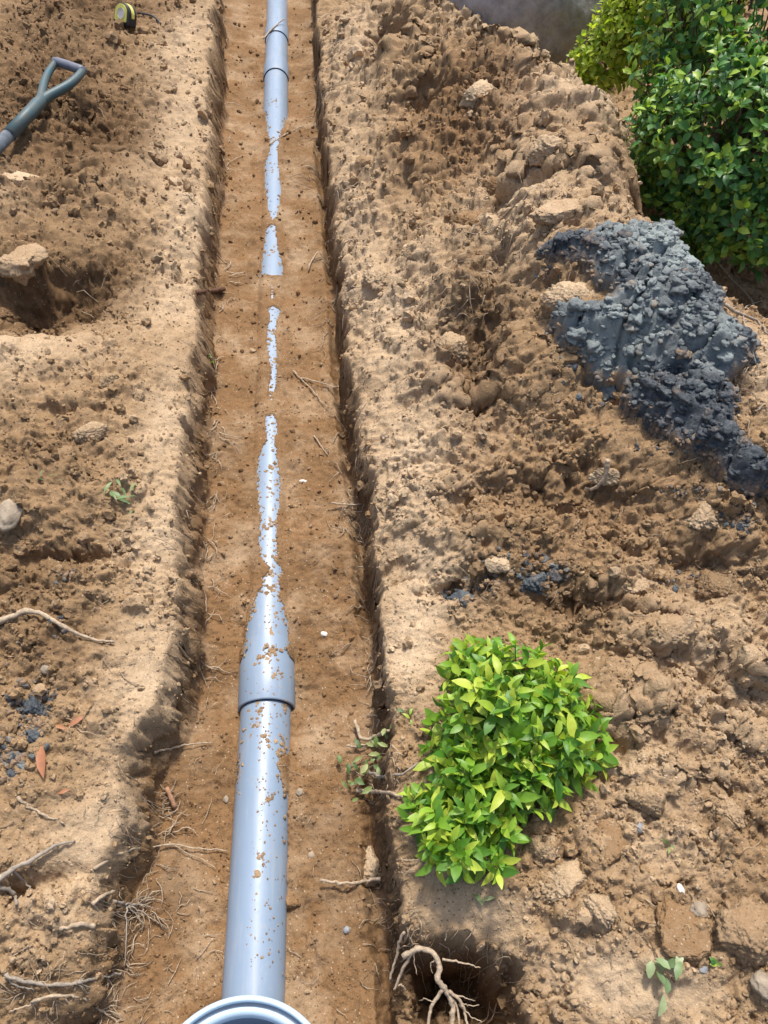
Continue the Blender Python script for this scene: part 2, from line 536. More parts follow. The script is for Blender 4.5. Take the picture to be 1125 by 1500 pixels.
CP_R = [(475, 20, .22), (478, 150, .21), (490, 300, .21), (505, 450, .2), (520, 600, .2), (540, 720, .2), (560, 850, .2), (572, 1000, .2),
        (578, 1150, .2), (590, 1280, .19), (610, 1400, .15), (640, 1520, .14),
        (550, 60, .33), (560, 200, .33), (600, 400, .33), (640, 600, .31), (680, 750, .29), (640, 850, .25),
        (640, 10, .42), (755, 85, .47), (848, 178, .50), (895, 258, .51), (935, 325, .52), (850, 320, .55), (970, 400, .55), (1040, 480, .52),
        (1110, 560, .48), (1180, 640, .44), (780, 240, .44), (720, 330, .42), (760, 430, .44),
        (870, 450, .50), (950, 550, .46), (870, 590, .38), (1000, 690, .39), (1100, 800, .33), (900, 700, .31), (800, 650, .33), (760, 560, .36),
        (760, 800, .28), (900, 850, .275), (1050, 900, .27), (700, 930, .24), (850, 1000, .25), (1000, 1050, .26), (1110, 1150, .27),
        (750, 1150, .22), (900, 1250, .24), (1000, 1350, .24), (1100, 1380, .26), (800, 1350, .19), (920, 1460, .2), (700, 1310, .2), (1150, 1600, .22)]
CP_RW = [(1.15, 1.95, .2), (1.6, 1.5, .2), (2.2, 1.2, .2), (1.4, 2.4, .2), (1.2, 3.0, .2), (1.0, 3.6, .2), (.75, 4.6, .2), (2.5, 2.5, .2), (2, 4, .2),
         (1.6, .6, .24), (3, 0, .2), (.8, 5.6, .2), (2, 6, .2), (.3, 6, .2), (1, -.8, .2)]
CP_L = [(325, 20, .2), (318, 200, .2), (310, 400, .19), (298, 600, .19), (288, 800, .19), (276, 950, .19), (260, 1050, .19), (220, 1150, .18),
        (168, 1280, .17), (150, 1400, .14), (100, 1490, .10), (255, 100, .28), (230, 300, .30), (220, 500, .28), (200, 700, .27),
        (180, 850, .25), (150, 1000, .24), (100, 1150, .22), (60, 1300, .2), (100, 50, .36), (50, 200, .38), (100, 300, .37), (20, 380, .38),
        (60, 470, .28), (70, 570, .35), (20, 680, .33), (40, 800, .3), (30, 950, .28), (20, 1100, .26), (20, 1250, .23), (30, 1400, .18)]
CP_LW = [(-2.2, 2, .25), (-2, .8, .22), (-1.6, 0, .2), (-2.4, 3.5, .22), (-1.6, 5.2, .22), (-.5, 5.8, .2), (-.8, -.6, .15), (-3, 5, .2)]


def tps(points, wp, x, y):
    P = np.array([at(a, b, z) for a, b, z in points] + [list(w) for w in wp])
    n = len(P)

    def U(r2):
        return r2 * np.log(r2 + 1e-9)
    D = ((P[:, None, :2] - P[None, :, :2]) ** 2).sum(-1)
    A = np.zeros((n + 3, n + 3))
    A[:n, :n] = U(D) + np.eye(n) * 0.004
    A[:n, n] = 1; A[:n, n + 1:] = P[:, :2]
    A[n, :n] = 1; A[n + 1:, :n] = P[:, :2].T
    w = np.linalg.solve(A, np.concatenate([P[:, 2], [0, 0, 0]]))
    out = w[n] + w[n + 1] * x + w[n + 2] * y
    for i in range(n):
        out = out + w[i] * U((x - P[i, 0]) ** 2 + (y - P[i, 1]) ** 2)
    return out


fade = sstep(2.0, 3.2, np.abs(X - 0.2)) + sstep(5.3, 6.4, Y) + sstep(-.3, -1.0, Y)
fade = np.clip(fade, 0, 1)
bankL = tps(CP_L, CP_LW, X, Y); bankR = tps(CP_R, CP_RW, X, Y)
bank = np.where(X < 0, bankL, bankR)
bank = np.clip(bank, 0.04, 0.75) * (1 - fade) + 0.2 * fade


def patches(lst, base=0.0):
    """smooth blobs lying on the ground, given by where they sit"""
    out = np.full(X.shape, base)
    for px, py, rx_, ry_, v in lst:
        c = at(px, py, ZR); ax = at(px + rx_, py, ZR) - at(px - rx_, py, ZR); ay = at(px, py - ry_, ZR) - at(px, py + ry_, ZR)
        u = ((X - c[0]) * ax[0] + (Y - c[1]) * ax[1]) / (ax[0] ** 2 + ax[1] ** 2) * 2
        w = ((X - c[0]) * ay[0] + (Y - c[1]) * ay[1]) / (ay[0] ** 2 + ay[1] ** 2) * 2
        out = out + v * np.exp(-1.1 * (u * u + w * w))
    return out


wob = fbm(X * 5, Y * 5, 3, 3)
wob2 = fbm(X * 22, Y * 22, 11, 3)
# compact and crumbly places
rough = patches([(100, 250, 130, 170, .55), (70, 80, 90, 80, .4), (180, 420, 80, 60, .35), (80, 700, 110, 60, .35), (90, 850, 100, 90, .45), (60, 1000, 70, 80, .4),
                 (680, 560, 90, 150, .5), (700, 250, 130, 70, .55), (600, 100, 100, 90, .2), (820, 750, 220, 80, .45), (800, 880, 150, 60, .4), (1050, 1000, 120, 160, .5),
                 (950, 1150, 110, 110, .35), (1020, 1280, 120, 90, .35), (770, 130, 160, 120, .3), (760, 400, 90, 80, .2), (1080, 820, 80, 60, .3),
                 (60, 575, 100, 50, -.45), (260, 200, 40, 150, -.27), (255, 550, 40, 150, -.27), (225, 900, 50, 150, -.3), (130, 1230, 80, 60, -.4), (660, 1330, 100, 60, -.45), (880, 1440, 110, 60, -.4),
                 (600, 920, 50, 120, -.2), (560, 500, 40, 250, -.1), (800, 285, 70, 30, -.3), (670, 100, 150, 80, .4), (800, 200, 120, 90, .4), (620, 350, 70, 120, .25), (520, 300, 40, 200, .15), (990, 1450, 90, 50, -.3), (100, 1380, 60, 60, -.3)], 0.45)
rough = np.clip(rough + 0.25 * wob, 0.08, 1.1)
macro = patches([(70, 480, 75, 30, -.07), (700, 1435, 60, 60, -.13), (650, 1400, 50, 40, -.08), (180, 1395, 30, 30, -.05), (120, 1475, 60, 22, -.07), (215, 1225, 26, 50, -.03),
                 (690, 580, 40, 70, -.05), (565, 95, 25, 22, -.06), (625, 215, 30, 22, -.06), (60, 575, 95, 42, .035), (800, 290, 75, 28, .03),
                 (660, 60, 60, 40, .05), (830, 760, 160, 22, -.03), (840, 900, 80, 15, -.02), (710, 835, 70, 25, .02), (930, 930, 60, 40, .03),
                 (1000, 640, 60, 25, -.02), (720, 500, 20, 40, -.04), (870, 620, 40, 20, -.03), (1000, 850, 40, 25, -.03), (1050, 960, 50, 60, .03),
                 (120, 830, 80, 20, -.02), (50, 1290, 60, 15, -.03), (640, 850, 60, 20, -.03), (560, 1150, 25, 40, -.03)])
c1, t1 = clods(X, Y, 0.15, 100, 0.55, 0.55)
c2, t2 = clods(X, Y, 0.062, 200, 0.7)
c3, t3 = clods(X, Y, 0.028, 300, 0.75)
c4, t4 = clods(X, Y, 0.0135, 400, 0.8)
bil = np.abs(perlin(X * 6 + wob, Y * 6 - wob, 31)) * 0.6 + np.abs(perlin(X * 13, Y * 13 + wob, 32)) * 0.3
crack = np.abs(perlin(X * 7 + .9 * wob2, Y * 7 + .9 * wob, 41) + .3 * wob2)
near_fade = 1 - sstep(1.5, 4.0, Y) * 0.3
det = rough * (0.055 * c1 / 0.06 * 0.5 + 0.85 * c2 + 0.95 * c3 + 0.8 * c4 * near_fade) + 0.045 * (bil - 0.3) * (0.3 + rough) \
    + 0.012 * wob2 * (0.4 + rough) + (0.004 + .010 * rough) * (np.abs(fbm(X * 55, Y * 55, 61, 4)) - .12) - 0.012 * sstep(.06, 0.0, crack) * sstep(.25, .5, wob + .1)
p1, _q = clods(X, Y, 0.034, 600, 0.42, 0.9); p2, _q = clods(X, Y, 0.017, 610, 0.5, 0.9)
heapm = np.clip(patches([(680, 120, 170, 120, 1.0), (800, 230, 130, 110, 1.0), (660, 420, 110, 140, .8), (780, 420, 90, 80, .8), (820, 640, 160, 70, .6), (1000, 1000, 160, 150, .5), (70, 300, 110, 200, .5)]), 0, 1)
c0, t0_ = clods(X, Y, 0.34, 120, .75, .5); c5, t5 = clods(X + .07, Y, 0.19, 130, .6, .55)
det = det + heapm * (0.42 * c0 + 0.5 * c5)
det = det - (.15 + rough) * (0.60 * p1 + 0.8 * p2) * (0.5 + sstep(-.2, .3, wob)) - rough * 0.02 * sstep(.10, 0, np.abs(perlin(X * 17 + wob2, Y * 17 - wob2, 43))) * sstep(-.1, .3, wob2)


def hollow(px, py, rx_, ry_, depth, steep=.55):
    steep = max(steep, .3)
    c = at(px, py, ZR); ax = at(px + rx_, py, ZR) - at(px - rx_, py, ZR); ay = at(px, py - ry_, ZR) - at(px, py + ry_, ZR)
    u = ((X - c[0]) * ax[0] + (Y - c[1]) * ax[1]) / (ax[0] ** 2 + ax[1] ** 2) * 2
    w = ((X - c[0]) * ay[0] + (Y - c[1]) * ay[1]) / (ay[0] ** 2 + ay[1] ** 2) * 2
    r = np.sqrt(u * u + w * w) + .45 * wob2 + .2 * wob
    return depth * sstep(1 + steep, 1 - steep, r)


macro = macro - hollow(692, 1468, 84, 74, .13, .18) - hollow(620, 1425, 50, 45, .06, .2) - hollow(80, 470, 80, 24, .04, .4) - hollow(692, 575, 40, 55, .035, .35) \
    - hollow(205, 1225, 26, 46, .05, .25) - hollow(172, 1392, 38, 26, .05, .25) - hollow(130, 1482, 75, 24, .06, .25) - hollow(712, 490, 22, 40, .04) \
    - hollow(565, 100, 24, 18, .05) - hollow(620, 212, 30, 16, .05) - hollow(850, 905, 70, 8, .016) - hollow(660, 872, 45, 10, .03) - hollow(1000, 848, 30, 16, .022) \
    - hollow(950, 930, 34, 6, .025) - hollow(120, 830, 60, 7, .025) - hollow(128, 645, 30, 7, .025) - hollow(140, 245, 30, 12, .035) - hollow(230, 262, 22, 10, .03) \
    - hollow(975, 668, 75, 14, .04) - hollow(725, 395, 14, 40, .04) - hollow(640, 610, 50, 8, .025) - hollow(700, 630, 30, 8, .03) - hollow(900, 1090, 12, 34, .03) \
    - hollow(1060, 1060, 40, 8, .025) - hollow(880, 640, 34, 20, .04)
for a_ in ((835, 330, 100, 58, .045), (760, 440, 70, 36, .03), (700, 60, 70, 45, .06), (770, 150, 70, 40, .03), (600, 60, 40, 36, .04), (690, 500, 50, 36, .03), (640, 430, 44, 36, .03),
           (840, 230, 50, 36, .015), (590, 170, 36, 40, .03), (930, 930, 50, 30, .025), (870, 860, 60, 25, .025), (1040, 960, 50, 40, .03), (990, 1060, 60, 40, .025), (900, 1020, 50, 35, .022), (940, 1150, 40, 36, .022),
           (730, 800, 45, 25, .025), (110, 200, 60, 30, .03), (180, 310, 50, 40, .025), (100, 760, 60, 40, .025), (120, 880, 50, 30, .02), (60, 575, 90, 40, .02), (760, 620, 50, 30, .025), (1080, 1060, 40, 50, .025)):
    macro = macro - hollow(a_[0], a_[1], a_[2], a_[3], -a_[4], .3)
rs_ = np.random.default_rng(21)
for _ in range(70):
    px_ = rs_.uniform(0, 1125); py_ = rs_.uniform(0, 1500)
    if 250 < px_ < 560 or (px_ > 860 and py_ < 330) or (590 < px_ < 900 and 930 < py_ < 1300): continue
    w_ = rs_.uniform(14, 44)
    macro = macro - hollow(px_, py_, w_, w_ * rs_.uniform(.5, .9), -rs_.uniform(.008, .022) * (1 if rs_.random() < .7 else -1), .3)
bank_h = bank + (macro + det) * (1 - fade * 0.85)

# trench floor
xc = pipe_x(Y); rr = pipe_r(Y)
eL = np.interp(Y, ex_y, ex_l) + 0.0045 * fbm(X * 0 + 3, Y * 45, 71, 3) + 0.003 * perlin(X * 160, Y * 160, 72)
eR = np.interp(Y, ex_y, ex_r) + 0.0045 * fbm(X * 0 + 9, Y * 45, 73, 3) + 0.003 * perlin(X * 160, Y * 160, 74)


def lev(e):
    k = np.interp(Y, ex_y, e)
    return k


wl = np.clip(xc - lev(ex_l), 0, 0.0555); wr = np.clip(lev(ex_r) - xc, 0, 0.0555)
ywin = np.linspace(-1.5, 8, 1900)


def smooth_level(e, sgn):
    xe = np.interp(ywin, ex_y, e)
    w = np.clip(sgn * (xe - pipe_x(ywin)), 0, 0.0555)
    z = np.sqrt(np.maximum(0.056 ** 2 - w ** 2, 0))
    k = np.exp(-0.5 * (np.arange(-40, 41) / 13.0) ** 2); k /= k.sum()
    return np.convolve(np.pad(z, 40, mode='edge'), k, 'valid')


zl = np.interp(Y, ywin, smooth_level(ex_l, -1)); zr_ = np.interp(Y, ywin, smooth_level(ex_r, 1))
dxp = X - xc
zfl = np.where(dxp < 0, zl, zr_)
blend = sstep(-0.03, 0.03, dxp)
zfl = zl * (1 - blend) + zr_ * blend
crev = 0.045 * sstep(.030, .004, np.interp(Y, ry, rx) - X + .012 * wob2) * sstep(-.25, .25, perlin(Y * 2.2, Y * 0 + 7, 97) + .15) * (Y < 3.2)
dl_ = X - np.interp(Y, ly, lx); dr_ = np.interp(Y, ry, rx) - X
spill = 0.035 * sstep(.09, .0, dl_ + .03 * wob2) * np.clip(.35 + wob, 0, 1) + 0.03 * sstep(.08, .0, dr_ + .03 * wob2) * np.clip(.2 - wob, 0, 1) * (crev < .004)
floor_h = zfl - 0.008 - crev + spill + 0.013 * fbm(X * 9, Y * 9, 81, 4) + .007 * wob2 + .12 * c1 * (t1 > .5) + 0.30 * c3 * sstep(.5, .8, t3) * 0.8 + 0.3 * c4 + 0.004 * fbm(X * 60, Y * 60, 83, 3) \
    + 0.22 * c2 * (t2 > .55) - 0.5 * p2 * sstep(-.2, .3, wob) - .3 * p1 * sstep(0, .3, wob2) + 0.10 * np.clip(np.abs(dxp) - 0.13, 0, 1)
ins = np.minimum(X - eL, eR - X)                       # > 0 where the pipe is bare
pz = np.sqrt(np.clip(rr ** 2 - dxp ** 2, 0, None))
onp = np.abs(dxp) < rr
cover = np.maximum(floor_h, pz + 0.002 + 0.22 * np.clip(-ins, 0, 0.03) + 0.3 * c4)
bare = np.minimum(floor_h, pz - 0.010)
wide = np.abs(dxp) > 0.93 * rr
fl2 = np.where(onp, np.where(ins > 0, np.where(wide, np.minimum(floor_h, pz + .012), bare), cover), floor_h)
# keep the ground out of the inspection chamber
cdist = np.hypot(X - X_CH, Y - Y_CH)
fl2 = np.where(cdist < 0.147, -0.16, fl2)

xl = np.interp(Y, ly, lx); xr = np.interp(Y, ry, rx)
ragL = 0.036 * fbm(X * 3, Y * 5.5, 91, 3) + 0.003 * perlin(X * 50, Y * 40, 92)
ragR = 0.034 * fbm(X * 3 + 5, Y * 5.5, 93, 3) + 0.004 * perlin(X * 50, Y * 40, 94)
wl_w = 0.045 + 0.02 * perlin(X * 0, Y * 3, 95); wr_w = 0.032 + 0.012 * perlin(X * 0 + 3, Y * 3, 96)
tL = sstep(0, 1, ((xl + ragL) - X) / wl_w); tR = sstep(0, 1, (X - (xr + ragR)) / wr_w)
t = np.clip(tL + tR, 0, 1)
endf = sstep(5.4, 6.0, Y) + sstep(-0.5, -1.0, Y)
t = np.clip(t + endf, 0, 1)
Z = fl2 * (1 - t) + bank_h * t

wallk = np.clip(4 * t * (1 - t), 0, 1) * (endf < .01)
# lumps stand out square to the slope they lie on, not straight up
sm_ = bank + macro
LL = LAT; g_c = np.gradient(sm_, axis=1) / np.gradient(LL, axis=1)
g_r = (np.gradient(sm_, axis=0) - g_c * np.gradient(LL, axis=0)) / np.gradient(FWD, axis=0)
g_r = np.clip(g_r, -1.3, 1.3); g_c = np.clip(g_c, -1.3, 1.3)
gX = g_r * hx + g_c * hy; gY = g_r * hy - g_c * hx
nl_ = 1 / np.sqrt(1 + gX ** 2 + gY ** 2)
off = det * t * (1 - fade) * nl_
DXN, DYN = -gX * off, -gY * off
ZM = Z + (nl_ - 1) * det * t * (1 - fade)
XM = X + DXN + wallk * (0.022 * perlin(Y * 11, Z * 16, 701) * .7 + 0.011 * perlin(Y * 38, Z * 38, 702) + 0.008 * perlin(Y * 90, Z * 90, 703)) + wallk * .5 * c3
YM = Y + DYN + wallk * (0.010 * perlin(Y * 38 + 5, Z * 38, 705))
# colour layers: dry, damp with painted hollow shade, ochre, tint
dry = patches([(275, 60, 35, 80, .7), (268, 200, 45, 110, .75), (285, 330, 35, 70, .8), (255, 450, 60, 60, .6), (255, 620, 50, 100, .7), (235, 800, 55, 90, .7), (215, 1000, 70, 100, .75),
               (150, 1210, 90, 90, .75), (60, 575, 110, 55, .65), (25, 375, 60, 45, .5), (60, 1340, 90, 60, .35),
               (520, 90, 50, 90, .6), (520, 320, 50, 150, .55), (580, 480, 70, 130, .65), (600, 700, 70, 150, .7), (640, 860, 60, 60, .6), (600, 960, 50, 80, .85), (740, 80, 120, 90, .75),
               (840, 180, 90, 80, .7), (830, 285, 110, 45, .7), (740, 420, 90, 90, .6), (700, 1330, 120, 60, .55), (920, 1440, 140, 70, .8), (1020, 940, 130, 80, .45), (1060, 1080, 80, 100, .4),
               (920, 1120, 80, 90, .5), (1060, 640, 60, 70, .7), (900, 480, 80, 100, .3), (980, 1250, 110, 60, .4), (700, 660, 80, 60, .25), (640, 1200, 60, 100, .5)])
moist_shade = patches([(100, 270, 150, 150, .68), (80, 475, 100, 50, 1.0), (180, 240, 60, 60, .45), (80, 90, 140, 110, .62), (70, 700, 110, 70, .3), (60, 900, 110, 110, .35), (60, 180, 80, 60, .3), (190, 30, 120, 40, .5), (190, 420, 40, 40, .5), (70, 860, 90, 50, .35), (100, 960, 70, 50, .4), (100, 720, 80, 50, .3),
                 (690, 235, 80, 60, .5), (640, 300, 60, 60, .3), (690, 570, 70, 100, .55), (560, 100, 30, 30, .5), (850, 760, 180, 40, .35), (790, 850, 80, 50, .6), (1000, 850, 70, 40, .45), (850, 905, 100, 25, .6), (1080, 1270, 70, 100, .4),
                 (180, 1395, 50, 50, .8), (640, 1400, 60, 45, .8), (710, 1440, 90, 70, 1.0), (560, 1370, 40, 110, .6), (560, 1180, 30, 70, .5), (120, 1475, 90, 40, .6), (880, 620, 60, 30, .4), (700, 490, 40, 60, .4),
                 (680, 870, 50, 30, .5), (225, 1210, 30, 70, .5)])  # damp patches, plus painted shade in the root hole and hollows
ochre = patches([(690, 240, 90, 60, .9), (650, 620, 110, 60, .4), (700, 290, 110, 60, .5), (780, 290, 50, 22, .8), (60, 300, 120, 120, .3), (850, 760, 160, 60, .3)])
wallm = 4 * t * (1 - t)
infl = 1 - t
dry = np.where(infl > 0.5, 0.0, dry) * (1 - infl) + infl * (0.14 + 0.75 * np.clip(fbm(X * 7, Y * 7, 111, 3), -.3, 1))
moist_shade = moist_shade * (1 - infl) + (0.26 + .55 * np.clip(wob, -.3, 1) + .3 * wob2) * infl + 0.35 * wallm * (X > 0) + .2 * wallm  # trench walls painted darker too, deepening the shadow band on the right
ochre = np.clip(ochre, 0, 1) * (1 - infl) + infl * 1.0
tint = np.clip(0.4 * t2 + 0.35 * t3 + 0.25 * t1 + 0.15 * wob, 0, 1)
tint = tint * (1 - infl) + infl * (0.40 + 0.25 * wob2)
MIX = np.stack([np.clip(dry, 0, 1), np.clip(moist_shade, 0, 1), np.clip(ochre, 0, 1), np.clip(tint, 0, 1)], -1)


def lookup(x, y, A):
    fx = x - CAM[0]; fy = y - CAM[1]
    d = fx * hx + fy * hy
    l = fx * hy - fy * hx
    r = np.interp(d, DR, np.arange(NR)); dep = np.interp(d, DR, DEP)
    c = np.interp(l / dep * FPX + 562.5, PXS, np.arange(NC))
    r0 = np.clip(np.floor(r).astype(int), 0, NR - 2); c0 = np.clip(np.floor(c).astype(int), 0, NC - 2)
    a = np.clip(r - r0, 0, 1); b = np.clip(c - c0, 0, 1)
    if A.ndim == 3:
        a = np.asarray(a)[..., None]; b = np.asarray(b)[..., None]
    return (A[r0, c0] * (1 - b) + A[r0, c0 + 1] * b) * (1 - a) + (A[r0 + 1, c0] * (1 - b) + A[r0 + 1, c0 + 1] * b) * a


def gz(x, y):
    return float(lookup(np.float64(x), np.float64(y), Z))


def on_ground(px, py):
    """the spot of ground that shows at a place in the photograph"""
    d = FW + RT * (px - 562.5) / FPX - UP * (py - 750) / FPX
    zs = np.linspace(0.95, -0.05, 500)
    ts = (zs - CAM[2]) / d[2]
    Q = CAM[None] + d[None] * ts[:, None]
    g = lookup(Q[:, 0], Q[:, 1], Z)
    k = np.argmax(g >= Q[:, 2])
    return Q[k]


def ppm(p):
    """pixels of the photograph per metre at a point"""
    return FPX / ((np.asarray(p) - CAM) @ FW)


def grid_obj(name, fmask, label=None):
    idx = np.arange(NR * NC).reshape(NR, NC)
    F = np.stack([idx[:-1, :-1], idx[:-1, 1:], idx[1:, 1:], idx[1:, :-1]], -1)[fmask]
    used, inv = np.unique(F, return_inverse=True)
    V = np.stack([XM.ravel(), YM.ravel(), ZM.ravel()], -1)[used]
    me = mesh_np(name, V, inv.reshape(-1, 4), True, M_SOIL)
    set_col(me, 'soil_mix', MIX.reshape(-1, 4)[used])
    o = link(name, me)
    o['kind'] = 'structure'
    if label: o['label'] = label
    return o


tc_ = 0.25 * (t[:-1, :-1] + t[1:, :-1] + t[:-1, 1:] + t[1:, 1:])
xm = 0.25 * (X[:-1, :-1] + X[1:, :-1] + X[:-1, 1:] + X[1:, 1:])
ym_ = 0.25 * (Y[:-1, :-1] + Y[1:, :-1] + Y[:-1, 1:] + Y[1:, 1:])
is_floor = (tc_ < 0.12)
is_left = ~is_floor & (xm < 0.0)
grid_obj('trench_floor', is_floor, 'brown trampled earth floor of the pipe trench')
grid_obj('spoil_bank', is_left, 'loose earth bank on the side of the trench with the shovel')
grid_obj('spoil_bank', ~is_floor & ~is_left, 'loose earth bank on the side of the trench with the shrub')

# ------------------------------------------------------------------ lumps of soil
PHI = (1 + 5 ** .5) / 2
ICO_V = np.array([(-1, PHI, 0), (1, PHI, 0), (-1, -PHI, 0), (1, -PHI, 0), (0, -1, PHI), (0, 1, PHI), (0, -1, -PHI), (0, 1, -PHI), (PHI, 0, -1), (PHI, 0, 1), (-PHI, 0, -1), (-PHI, 0, 1)], float)
ICO_V /= np.linalg.norm(ICO_V[0])
ICO_F = np.array([(0, 11, 5), (0, 5, 1), (0, 1, 7), (0, 7, 10), (0, 10, 11), (1, 5, 9), (5, 11, 4), (11, 10, 2), (10, 7, 6), (7, 1, 8), (3, 9, 4), (3, 4, 2), (3, 2, 6), (3, 6, 8), (3, 8, 9), (4, 9, 5), (2, 4, 11), (6, 2, 10), (8, 6, 7), (9, 8, 1)])


def subdiv(V, F):
    V = [tuple(v) for v in V]; cache = {}; out = []

    def mid(a, b):
        k = (min(a, b), max(a, b))
        if k not in cache:
            m = np.array(V[a]) + np.array(V[b]); m /= np.linalg.norm(m)
            V.append(tuple(m)); cache[k] = len(V) - 1
        return cache[k]
    for a, b, c in F:
        ab, bc, ca = mid(a, b), mid(b, c), mid(c, a)
        out += [(a, ab, ca), (b, bc, ab), (c, ca, bc), (ab, bc, ca)]
    return np.array(V), np.array(out)


S1 = subdiv(ICO_V, ICO_F); S2 = subdiv(*S1); S3 = subdiv(*S2); S4 = subdiv(*S3)


def rot_rand(n):
    q = rng.normal(size=(n, 4)); q /= np.linalg.norm(q, axis=1)[:, None]
    w, x, y, z = q.T
    return np.stack([np.stack([1 - 2 * (y * y + z * z), 2 * (x * y - z * w), 2 * (x * z + y * w)], -1),
                     np.stack([2 * (x * y + z * w), 1 - 2 * (x * x + z * z), 2 * (y * z - x * w)], -1),
                     np.stack([2 * (x * z - y * w), 2 * (y * z + x * w), 1 - 2 * (x * x + y * y)], -1)], 1)


def scatter_lumps(n, smin, smax, power, weight, seed, base):
    """many crumbs of soil lying on the ground: position, size in photo pixels -> metres"""
    rows = slice(len(ext_near) + 20, NR - len(ext_far) - 20)
    r0, r1 = rows.start, rows.stop
    c0, c1 = 17, NC - 17
    W = weight[r0:r1, c0:c1] * (np.gradient(DR) / DEP ** 2)[r0:r1, None]
    cum = np.cumsum(W.ravel()); cum /= cum[-1]
    k = np.searchsorted(cum, rng.random(n))
    ri = k // (c1 - c0) + r0; ci = k % (c1 - c0) + c0
    P = np.stack([XM[ri, ci], YM[ri, ci], ZM[ri, ci]], -1)
    dep = (P - CAM) @ FW
    u = rng.random(n)
    s = smin * (1 - u * (1 - (smax / smin) ** (-power))) ** (-1 / power)
    rad = s * 0.5 * dep / FPX
    BV, BF = base
    nv = len(BV)
    Rm = rot_rand(n)
    sc = np.stack([np.ones(n), rng.uniform(.65, 1, n), rng.uniform(.5, .9, n)], -1)
    jit = 1 + 0.22 * rng.normal(size=(n, nv)).clip(-1.5, 1.5)
    V = BV[None] * jit[:, :, None] * sc[:, None, :]
    V = np.einsum('nij,nvj->nvi', Rm, V) * rad[:, None, None]
    P[:, 2] += rad * 0.25
    V += P[:, None, :]
    F = BF[None] + (np.arange(n) * nv)[:, None, None]
    A = MIX[ri, ci].copy()
    A[:, 3] = np.clip(A[:, 3] + rng.normal(0, .20, n), 0, 1)
    A[:, 0] = np.clip(A[:, 0] + rng.normal(0, .22, n), 0, 1)
    return V.reshape(-1, 3), F.reshape(-1, F.shape[-1]), np.repeat(A, nv, 0)


bank_w = t * (0.25 + rough) * (rough > 0.15)
wgt = np.where(onp & (ins > -0.004) & (infl > .5), 0.0, bank_w * (.35 + 1.3 * sstep(-.15, .3, wob2 + .5 * wob)) + 0.30 * infl * (0.3 + 1.5 * (wob2 > 0.1)))
wgt = wgt + 0.9 * wallk * (ins < -.02)
wgt = np.where(cdist < 0.175, 0, wgt)
for nm, n, a, b, p, bs, sm in (('soil_crumbs', 34000, 2.4, 10, 2.3, (ICO_V, ICO_F), False), ('soil_crumbs', 1700, 9, 26, 2.8, S1, False)):
    V, F, A = scatter_lumps(n, a, b, p, wgt if n > 5000 else wgt * (infl < .5), 5, bs)
    me = mesh_np(nm, V, F, sm, M_SOIL)
    set_col(me, 'soil_mix', A)
    o = link(nm, me)
    tag(o, 'small loose crumbs of brown earth strewn over the dug ground' if n > 5000 else 'fist sized and smaller lumps of earth strewn over the spoil', 'soil', None, 'stuff')


def noise3(V, f, s):
    return perlin(V[:, 0] * f + V[:, 2] * f * .7, V[:, 1] * f - V[:, 2] * f * .6, s) + perlin(V[:, 2] * f + 3.3, V[:, 0] * f * .8 + V[:, 1] * f * .5, s + 1)


def noise3_(V, f):
    return noise3(V, f, 900)


def lump_mesh(name, rad, seed, mat, rough_=0.22, base=S3, mix=None, attr='soil_mix', flat=False, smooth=True):
    V, F = base
    r = 1 + rough_ * noise3(V, 1.3, seed) + rough_ * .55 * noise3(V, 3.1, seed + 5) + rough_ * .3 * noise3(V, 7, seed + 9)
    W = V * r[:, None]
    if mat is M_SOIL or mat is M_CLAY:
        rs = np.random.default_rng(seed)
        for _ in range(7):
            n_ = rs.normal(size=3); n_[2] = abs(n_[2]) * .8; n_ /= np.linalg.norm(n_)
            W = W - n_[None] * (.88 * np.clip(W @ n_ - rs.uniform(.55, .85), 0, None))[:, None]
        g_ = 0.05 if flat else 0.11
        W = W * (1 + g_ * np.abs(noise3(V, 4.5, seed + 20)) + g_ * .9 * np.abs(noise3(V, 9, seed + 23)) + g_ * .8 * noise3(V, 18, seed + 27))[:, None]
    if flat:
        W[:, 2] = np.where(W[:, 2] > .45, .45 + (W[:, 2] - .45) * .12, W[:, 2])
    W = W * np.asarray(rad)[None]
    me = mesh_np(name, W, F, smooth, mat)
    if mix is not None:
        set_col(me, attr, np.tile(np.array(mix, float), (len(V), 1)))
    return me


def lump(name, px, py, w, h, label, cat, mat=None, mix=(.3, .1, .1, .5), sink=.35, hz=None, flat=False, rough_=.2, base=None, rotz=None, attr='soil_mix', group=None):
    p = on_ground(px, py + h * .2)
    k = ppm(p)
    rx_ = w / 2 / k
    ry_ = max(h / 2 / k * 1.05, rx_ * .45)
    rz = hz if hz else min(rx_, ry_) * .75
    seed = int(px * 7 + py * 13) % 9973
    base = base or (S4 if w > 34 and mat in (None, M_CLAY) else S3 if w > 20 else S2)
    me = lump_mesh(name, (rx_, ry_, rz), seed, mat or M_SOIL, rough_, base, mix, attr, flat)
    o = link(name, me)
    o.location = (p[0], p[1], p[2] + rz * (.3 - sink))
    o.rotation_euler = (0, 0, rotz if rotz is not None else (seed % 60 - 30) / 100)
    return tag(o, label, cat, group)


